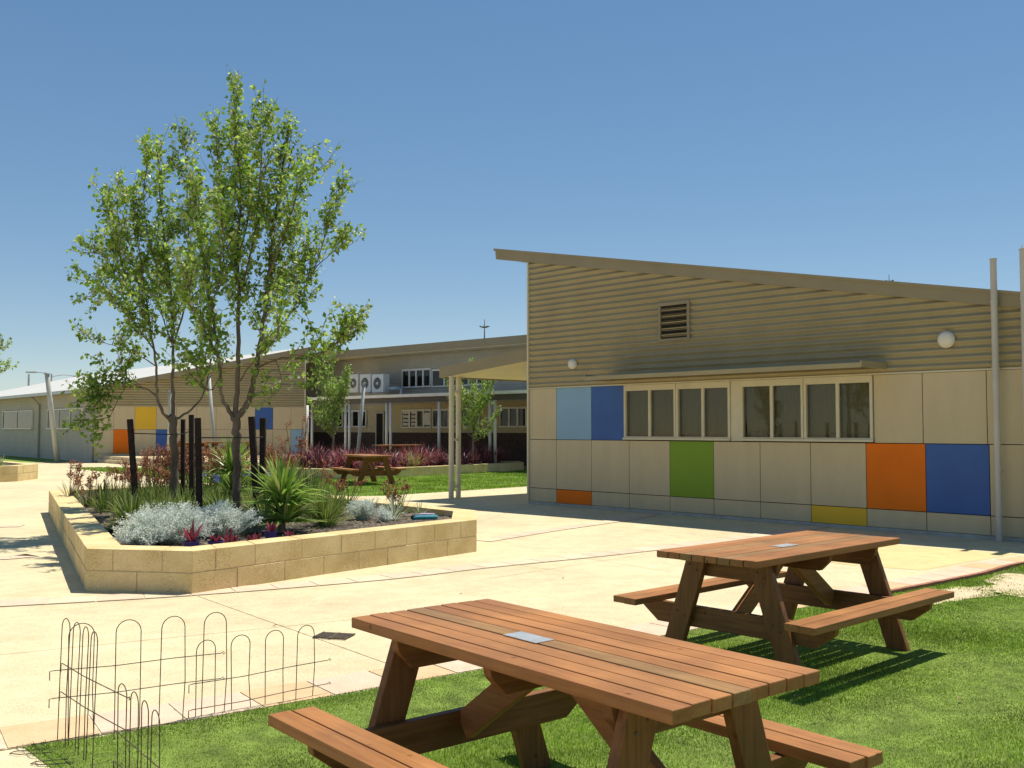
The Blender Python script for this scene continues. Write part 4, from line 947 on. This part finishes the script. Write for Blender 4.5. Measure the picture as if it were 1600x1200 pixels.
# blue flowered low plants
for (px, py, lab) in [(330,785,'low plant with blue flowers left of the thick trunk'),(420,782,'low plant with blue flowers beside the paired stakes'),(385,775,'low plant with blue flowers behind the trunk')]:
    t = thing('blue_flower_plant', lab, 'plant', PT(px,py), 0, 'blue flowered plants in the planter')
    o = strappy('leaves', None, None, (0,0,0), 60, (.18,.35), (.014,.025), [M['tuft2'],M['l1']], [2,2], up=.7, droop=.7, spread=.12); o.parent = t
    b = MB()
    for k in range(7):
        e = Vector((R.uniform(-.2,.2),R.uniform(-.2,.2),R.uniform(.32,.5))); b.tube([(e.x*.3,e.y*.3,0),e],.004,4,1,cap=False)
        for j in range(22):
            d = rv(); c = e+d*.03; sd = d.cross(rv()).normalized()*.008; b.add([c-sd, c+sd, c+sd+d*.02, c-sd+d*.02],[(0,1,2,3)],0)
    b.build('flower_heads', [M['blueflower'], M['tuft2']], t)
# purple pots with pink leaved plants along the front ledge
for (px, py, r, h, hl, lab) in [(299,851,.085,.10,(.12,.26),'purple pot holding one tall pink leafed plant at the left'),(337,847,.085,.075,(.05,.11),'shallow blue purple pot with short pink leaves'),(423,834,.075,.09,(.08,.16),'purple pot with small red leaves below the largest yucca'),(176,830,.05,.08,(.0,.01),'little dark pot near the left ledge')]:
    v = at(px, py, .42); d = Vector((v.x,v.y)); d = d*(1+.12/d.length)
    t = thing('plant_pot', lab, 'pot', (d.x,d.y,.345), 0, 'plant pots in the planter'); 
    b = cone_pot(None, r, h, None, None); b.build('pot', M['pot'] if hl[1] > .02 else M['black'], t, smooth=False)
    if hl[1] > .02:
        o = strappy('pink_leaves', None, None, (0,0,h-.01), 12, hl, (.03,.045), [M['pink'],M['flax']], [3,1], up=.45, droop=.3, spread=.04); o.parent = t
for (px, py, hl, lab) in [(357,843,(.1,.2),'loose pink leafed plant right of the shallow pot'),(366,842,(.05,.1),'lowest pink leaves trailing at the ledge'),(402,838,(.06,.12),'pink leaves just left of the right pot'),(392,839,(.05,.10),'short pink leaves before the small silver bush'),(452,832,(.05,.09),'small red leaves under the drooping yucca leaf')]:
    v = at(px, py, .42); d = Vector((v.x,v.y)); d = d*(1+.10/d.length)
    strappy('pink_leaf_plant', lab, 'plant', (d.x,d.y,.36), 14, hl, (.025,.04), [M['pink'],M['flax'],M['flax2']], [3,1,1], up=.5, droop=.4, group='pink leafed plants behind the front ledge', spread=.04)
# red flax in the far bed
RG = 'red flaxes in the far garden bed'
kinds = []
for k in range(3):
    o = strappy('red_flax', 'dark red strappy flax with pink streaks in the far garden bed', 'plant', (0,0,.26), 95, (.45,.8), (.022,.045), [M['flax'],M['flax2'],M['flax3']], [5,4,3], up=1.05, droop=1.3, group=RG, segs=4, spread=.1)
    kinds.append(o)
spots = []
for px in range(640, 790, 13): spots.append((px+R.uniform(-3,3), 700+R.uniform(8,17)*(1-(px-640)/190)))
spots = []
e0, e1 = Vector((-5.1,31.9)), Vector((.15,38.2)); nn = Vector((-.78,.62))
for i in range(13):
    for j, dd in enumerate((.35,1.25)):
        spots.append(e0.lerp(e1, (i+.5*j+.3)/13.5)+nn*(dd+R.uniform(-.1,.1)))
e0, e1 = Vector((-8.6,33.9)), Vector((-5.6,32.1))
for i in range(7):
    for dd in (.4,1.3,2.3): spots.append(e0.lerp(e1, (i+.3)/7)+Vector((.3,.95))*dd+Vector((R.uniform(-.15,.15),0)))
used = set()
for i, s_ in enumerate(spots):
    k = i%3
    if k in used: o = kinds[k].copy(); C.objects.link(o)
    else: o = kinds[k]; used.add(k)
    o.location = (s_.x, s_.y, .26); o.rotation_euler = (0,0,R.uniform(0,6.28)); q = R.uniform(.9,1.25); o.scale = (q,q,q*R.uniform(.85,1.15))
strappy('yellow_flax', 'single yellow green flax among the red ones', 'plant', (-3.35,33.7,.26), 70, (.45,.8), (.02,.04), [M['flax4'],M['flax2']], [4,1], up=.8, droop=.8, segs=4)
strappy('yellow_flax', 'yellow green bush at the left tip of the far bed', 'plant', (-8.3,33.9,.26), 110, (.3,.6), (.02,.04), [M['flax4'],M['tuft']], [2,2], up=.9, droop=.7, segs=4)
strappy('grass_tuft', 'green clump growing in the left edge planter', 'plant', (-15.9,30.6,.4), 90, (.25,.5), (.02,.035), [M['tuft'],M['l4'],M['paper']], [3,2,1], up=.9, droop=.7, segs=4)
# ------------------------------------------------------------------ picnic tables
TW, TL, TH, SH = .765, 1.84, .78, .43
def make_table(lab):
    t = thing('picnic_table', lab, 'picnic table', (0,0,0), 0, 'timber picnic tables')
    W = [M['wood'], M['wood2'], M['wood3']]
    b = MB(); bw = TW/8; tints = R.choices([0,1,2],[4,4,1],k=8) if len(kids(t)) or 'second' in t['label'] else [0,1,1,2,0,1,0,1]
    for i in range(8):
        y = -TW/2+bw*i; e = R.uniform(-.004,.004); z = R.uniform(-.0015,.0015); b.box(-TL/2+e, TL/2+e, y+.0035, y+bw-.0035, TH-.045+z, TH+z, tints[i])
    b.build('tabletop', W, t, bevel=.004)
    for s in (-1,1):
        b = MB(); c = s*.66
        for k in (-1,1): b.box(-TL/2+.005*k, TL/2+.004*k, c+k*.0525-.049, c+k*.0525+.049, SH-.045, SH, 1 if k > 0 else 0)
        b.build('seat', W, t, bevel=.004)
    for ex in (-1,1):
        x = ex*.62
        for s in (-1,1):
            b = MB(); xx = x+ex*.0465; a = Vector((xx, s*.235, TH-.05)); f = Vector((xx, s*.475, 0)); d = (a-f).normalized(); w = .073
            h0 = w/d.z
            b.hexa([(xx-.0225,f.y-h0,0),(xx+.0225,f.y-h0,0),(xx+.0225,f.y+h0,0),(xx-.0225,f.y+h0,0),(xx-.0225,a.y-h0,a.z),(xx+.0225,a.y-h0,a.z),(xx+.0225,a.y+h0,a.z),(xx-.0225,a.y+h0,a.z)])
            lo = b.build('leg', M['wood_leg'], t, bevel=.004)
            b = MB()
            for (zz) in (.655,.33):
                for q in (-.025,.03):
                    yy = f.y+(a.y-f.y)*zz/a.z+q; b.tube([(xx+ex*.0225,yy,zz+q*.6),(xx+ex*.029,yy,zz+q*.6)], .006, 8)
            b.build('bolt', M['grate'], lo)
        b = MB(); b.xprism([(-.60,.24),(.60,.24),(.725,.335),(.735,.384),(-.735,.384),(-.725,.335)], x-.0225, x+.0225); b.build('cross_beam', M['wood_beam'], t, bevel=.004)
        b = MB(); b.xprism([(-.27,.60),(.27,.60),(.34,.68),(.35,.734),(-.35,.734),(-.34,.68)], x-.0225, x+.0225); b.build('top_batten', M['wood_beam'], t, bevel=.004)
        b = MB(); x0, z0, x1, z1 = x-ex*.03, .30, ex*.06, .70; d = Vector((x1-x0,0,z1-z0)).normalized(); 
        b.beam((x0,0,z0+.02),(x1,0,z1),.12,.045,up=(0,0,1)); br = b.build('brace', W, t, bevel=.004)
    b = MB(); b.xprism([(-.27,.62),(.27,.62),(.34,.69),(.35,.734),(-.35,.734),(-.34,.69)], -.0225, .0225); b.build('top_batten', M['wood_beam'], t, bevel=.004)
    b = MB(); b.box(-.20,.0,-.085-.022,-.022+.01,TH+.001,TH+.004); b.build('metal_plate', M['plate'], t)
    return t
T1 = make_table('nearest picnic table, large in the foreground with eight plank top'); T1.location = (.174,3.87,0); T1.rotation_euler = (0,0,math.radians(-50.6))
T2 = make_table('picnic table on the grass before the coloured panels, second nearest'); T2.location = (1.95,7.08,0); T2.scale = (1.05,1.03,1.0); T2.rotation_euler = (0,0,math.radians(43))
for (px, py, Y, z, ang, lab) in [(574,757,28.8,0,-61,'picnic table on the far lawn in front of the flax bed'),(363,0,38.0,.32,3,'picnic table on the stone platform behind the stakes'),(622,0,38.4,.2,35,'picnic table by the verandah, only its top showing over the flax'),(300,0,37.2,.32,80,'picnic table end glimpsed between the thin stakes')]:
    o = copy_tree(T1); o['label'] = lab; o.scale = (1.08,)*3 if Y < 30 else (1,1,1); o.location = ((px-800)/F*Y, Y, z); o.rotation_euler = (0,0,math.radians(ang))
sheet('terrace', [(-9,40.9),(-2.5,40.8),(-3,37),(-5,35.2)], .012, M['paving'])
# ------------------------------------------------------------------ teal pencil case on the ledge, drain grate
pc0 = at(664,812,.42); t = thing('pencil_case', 'teal zipped pencil case lying on the front limestone ledge', 'pencil case', (pc0.x,pc0.y,.42), math.radians(12))
b = MB(); n = 10; prof = []
for k in range(n+1):
    q = k/n; x = -.16+.32*q; hh = .062*(1-.35*(1-min(1,q*5))**2)
    prof.append((x, hh))
sec = []
for x, hh in prof: sec.append([(x, .055*math.cos(a)*(1 if abs(math.cos(a))<.99 else 1), hh*.5+hh*.5*math.sin(a)) for a in [2*math.pi*j/12 for j in range(12)]])
vs = [p for s_ in sec for p in s_]
b.add(vs, [(i*12+j, i*12+(j+1)%12, (i+1)*12+(j+1)%12, (i+1)*12+j) for i in range(n) for j in range(12)]+[tuple(range(12))[::-1], tuple(n*12+j for j in range(12))]); b.build('case', M['teal'], t, smooth=True)
b = MB(); b.tube([(-.185,0,.028),(-.172,0,.03),(-.155,0,.032),(-.13,0,.034)], [.012,.03,.036,.037], 12); b.build('end_cap', M['black'], t, smooth=True)
b = MB(); b.tube([(-.12,0,.064),(0,.01,.067),(.13,.01,.065)], [.012,.02,.012], 6); b.build('lining', M['lilac'], t, smooth=True)
g0 = at(522,996); gb = MB()
for i in range(9): gb.box(-.17,.17,-.12+i*.03-.009,-.12+i*.03+.006,.009,.018)
gb.box(-.18,-.17,-.135,.135,.009,.02); gb.box(.17,.18,-.135,.135,.009,.02); gb.box(-.01,.01,-.135,.135,.009,.019)
o = gb.build('drain_grate', M['grate']); o.location = (g0.x,g0.y,0); o.scale = (.74,.74,1); o.rotation_euler = (0,0,-.25); tag(o, 'small rusty square drain grate set in the cream paving', 'drain grate')
# ------------------------------------------------------------------ wire hoop edging
def hoops(lab, A, B, n, H, wid, sp, off=0.1, lean=(0,0), z=0, slope=0):
    A = Vector(A); B = Vector(B); d = (B-A); L_ = d.length; d.normalize()
    o = thing('hoop_fence', lab, 'garden edging', (A.x,A.y,0), math.atan2(d.y,d.x), 'wire hoop edging panels'); b = MB(); w = .0026
    ln = Vector((lean[0], lean[1], 1))
    def P(u, h): return Vector((u+ln.x*h, ln.y*h+.008*math.sin(u*9), h+slope*u))
    b = MB()
    for k in range(n):
        u = off+k*sp; r = wid/2; j = R.uniform(-.012,.012); pts = [P(u-r+j,-.02), P(u-r+j*.5,H*.4), P(u-r,H-r)]
        for q in range(1,9): a = math.pi*(1-q/9); pts.append(P(u+r*math.cos(a), H-r+r*math.sin(a)))
        pts += [P(u+r,H-r), P(u+r-j*.6,H*.4), P(u+r+j,-.02)]; b.tube(pts, w, 5)
    b.build('hoop_wires', M['wire'], o)
    for hh in (H-.23, H-.37):
        if hh < .0: continue
        b = MB(); b.tube([P(-.02,hh-.045), P(-.02,hh), P(0,hh+.002), P(L_*.35,hh-.006), P(L_*.7,hh+.004), P(L_,hh), P(L_+.012,hh+.008), P(L_+.02,hh), P(L_+.01,hh-.006)], w, 5); b.build('rail_wire', M['wire'], o)
a1, b1 = at(300,1124)[:2], at(513,1086)[:2]
hoops('right wire hoop panel pushed low along the lawn edge', a1, b1, 4, .42, .11, .20, off=.075, slope=.02)
a1, b1 = at(82,1160)[:2], at(345,1118)[:2]
hoops('taller wire hoop panel along the paver band', a1, b1, 4, .59, .125, .232, off=.13, slope=-.02)
a1, b1 = at(92,1162)[:2], at(192,1235)[:2]
hoops('left wire hoop panel leaning and turning towards the viewer', a1, b1, 4, .62, .10, .145, off=.02, lean=(-.10,.06), slope=0)
a1, b1 = at(180,1215)[:2], at(300,1300)[:2]
hoops('lowest wire hoop panel at the picture bottom, nearest the viewer', a1, b1, 4, .44, .09, .135, off=.06, lean=(0,0), slope=-.08)
# two stray wires on the paving
for (x, y, lab) in [(50,1178,'bent wire loop lying flat on the paving corner'),(84,1194,'second bent wire loop lying flat nearer the picture bottom')]:
    p_ = at(x,y); b = MB(); b.tube([(.10,-.03,.012),(-.05,-.035,.012),(-.10,-.01,.012),(-.085,.02,.012),(.06,.03,.012)], .0025, 5); o = b.build('bent_wire', M['wire']); o.location = (p_.x,p_.y,0); o.rotation_euler = (0,0,.2); tag(o, lab, 'wire')
for k,(x,y) in enumerate([(1085,1068),(1243,1097),(975,1150),(1420,1010),(1130,1040),(1330,1075),(720,930),(430,980),(880,905),(1010,1092),(1500,1100),(640,1075)]):
    p_ = at(x,y); b = MB(); L_ = R.uniform(.018,.035); b.add([(-L_,0,.0),(0,L_*.4,.006),(L_,0,.002),(0,-L_*.4,.008)], [(0,1,2),(0,2,3)]); o = b.build('dead_leaf', M['dead']); o.location = (p_.x,p_.y,.035 if inpoly(np.array([[p_.x,p_.y]]),LAWN)[0] else .014); o.rotation_euler = (R.uniform(-.2,.2),R.uniform(-.2,.2),R.uniform(0,6)); tag(o,'small curled brown dead leaf lying loose on the ground','leaf','dead leaves lying around the near tables')
# ------------------------------------------------------------------ light, sky, camera
S = Vector((.25,.27,1)).normalized()
sun = bpy.data.lights.new('sun', 'SUN'); sun.energy = 4.7; sun.angle = math.radians(.53); sun.color = (1,.94,.82)
so = bpy.data.objects.new('sun', sun); C.objects.link(so); so.rotation_euler = S.to_track_quat('Z','Y').to_euler(); so.location = (5,5,30)
w = bpy.data.worlds.new('World'); sc.world = w; w.use_nodes = True; nt = w.node_tree
bg = nt.nodes['Background']; sk = nt.nodes.new('ShaderNodeTexSky'); sk.sky_type = 'NISHITA'; sk.sun_disc = False
sk.sun_elevation = math.asin(S.z); sk.sun_rotation = math.atan2(S.x, S.y); sk.altitude = 0; sk.air_density = .8; sk.dust_density = 0; sk.ozone_density = 1
ga = nt.nodes.new('ShaderNodeGamma'); ga.inputs[1].default_value = .66
hs = nt.nodes.new('ShaderNodeHueSaturation'); hs.inputs['Hue'].default_value = .499; hs.inputs['Saturation'].default_value = 1.42
nt.links.new(sk.outputs[0], ga.inputs[0]); nt.links.new(ga.outputs[0], hs.inputs['Color']); nt.links.new(hs.outputs[0], bg.inputs[0]); bg.inputs[1].default_value = .15
sc.view_settings.view_transform = 'Standard'; sc.view_settings.look = 'None'; sc.view_settings.gamma = 1; sc.view_settings.exposure = .35
sc.view_settings.use_curve_mapping = False
cam = bpy.data.cameras.new('camera'); cam.sensor_width = 36; cam.lens = 36*F/1600; cam.clip_end = 3000
co = bpy.data.objects.new('camera', cam); C.objects.link(co); co.location = (0,0,EYE); co.rotation_euler = (math.pi/2+TILT,0,0); sc.camera = co
sc.render.engine = 'CYCLES'
sc.cycles.max_bounces = 8; sc.cycles.diffuse_bounces = 5; sc.cycles.transparent_max_bounces = 12
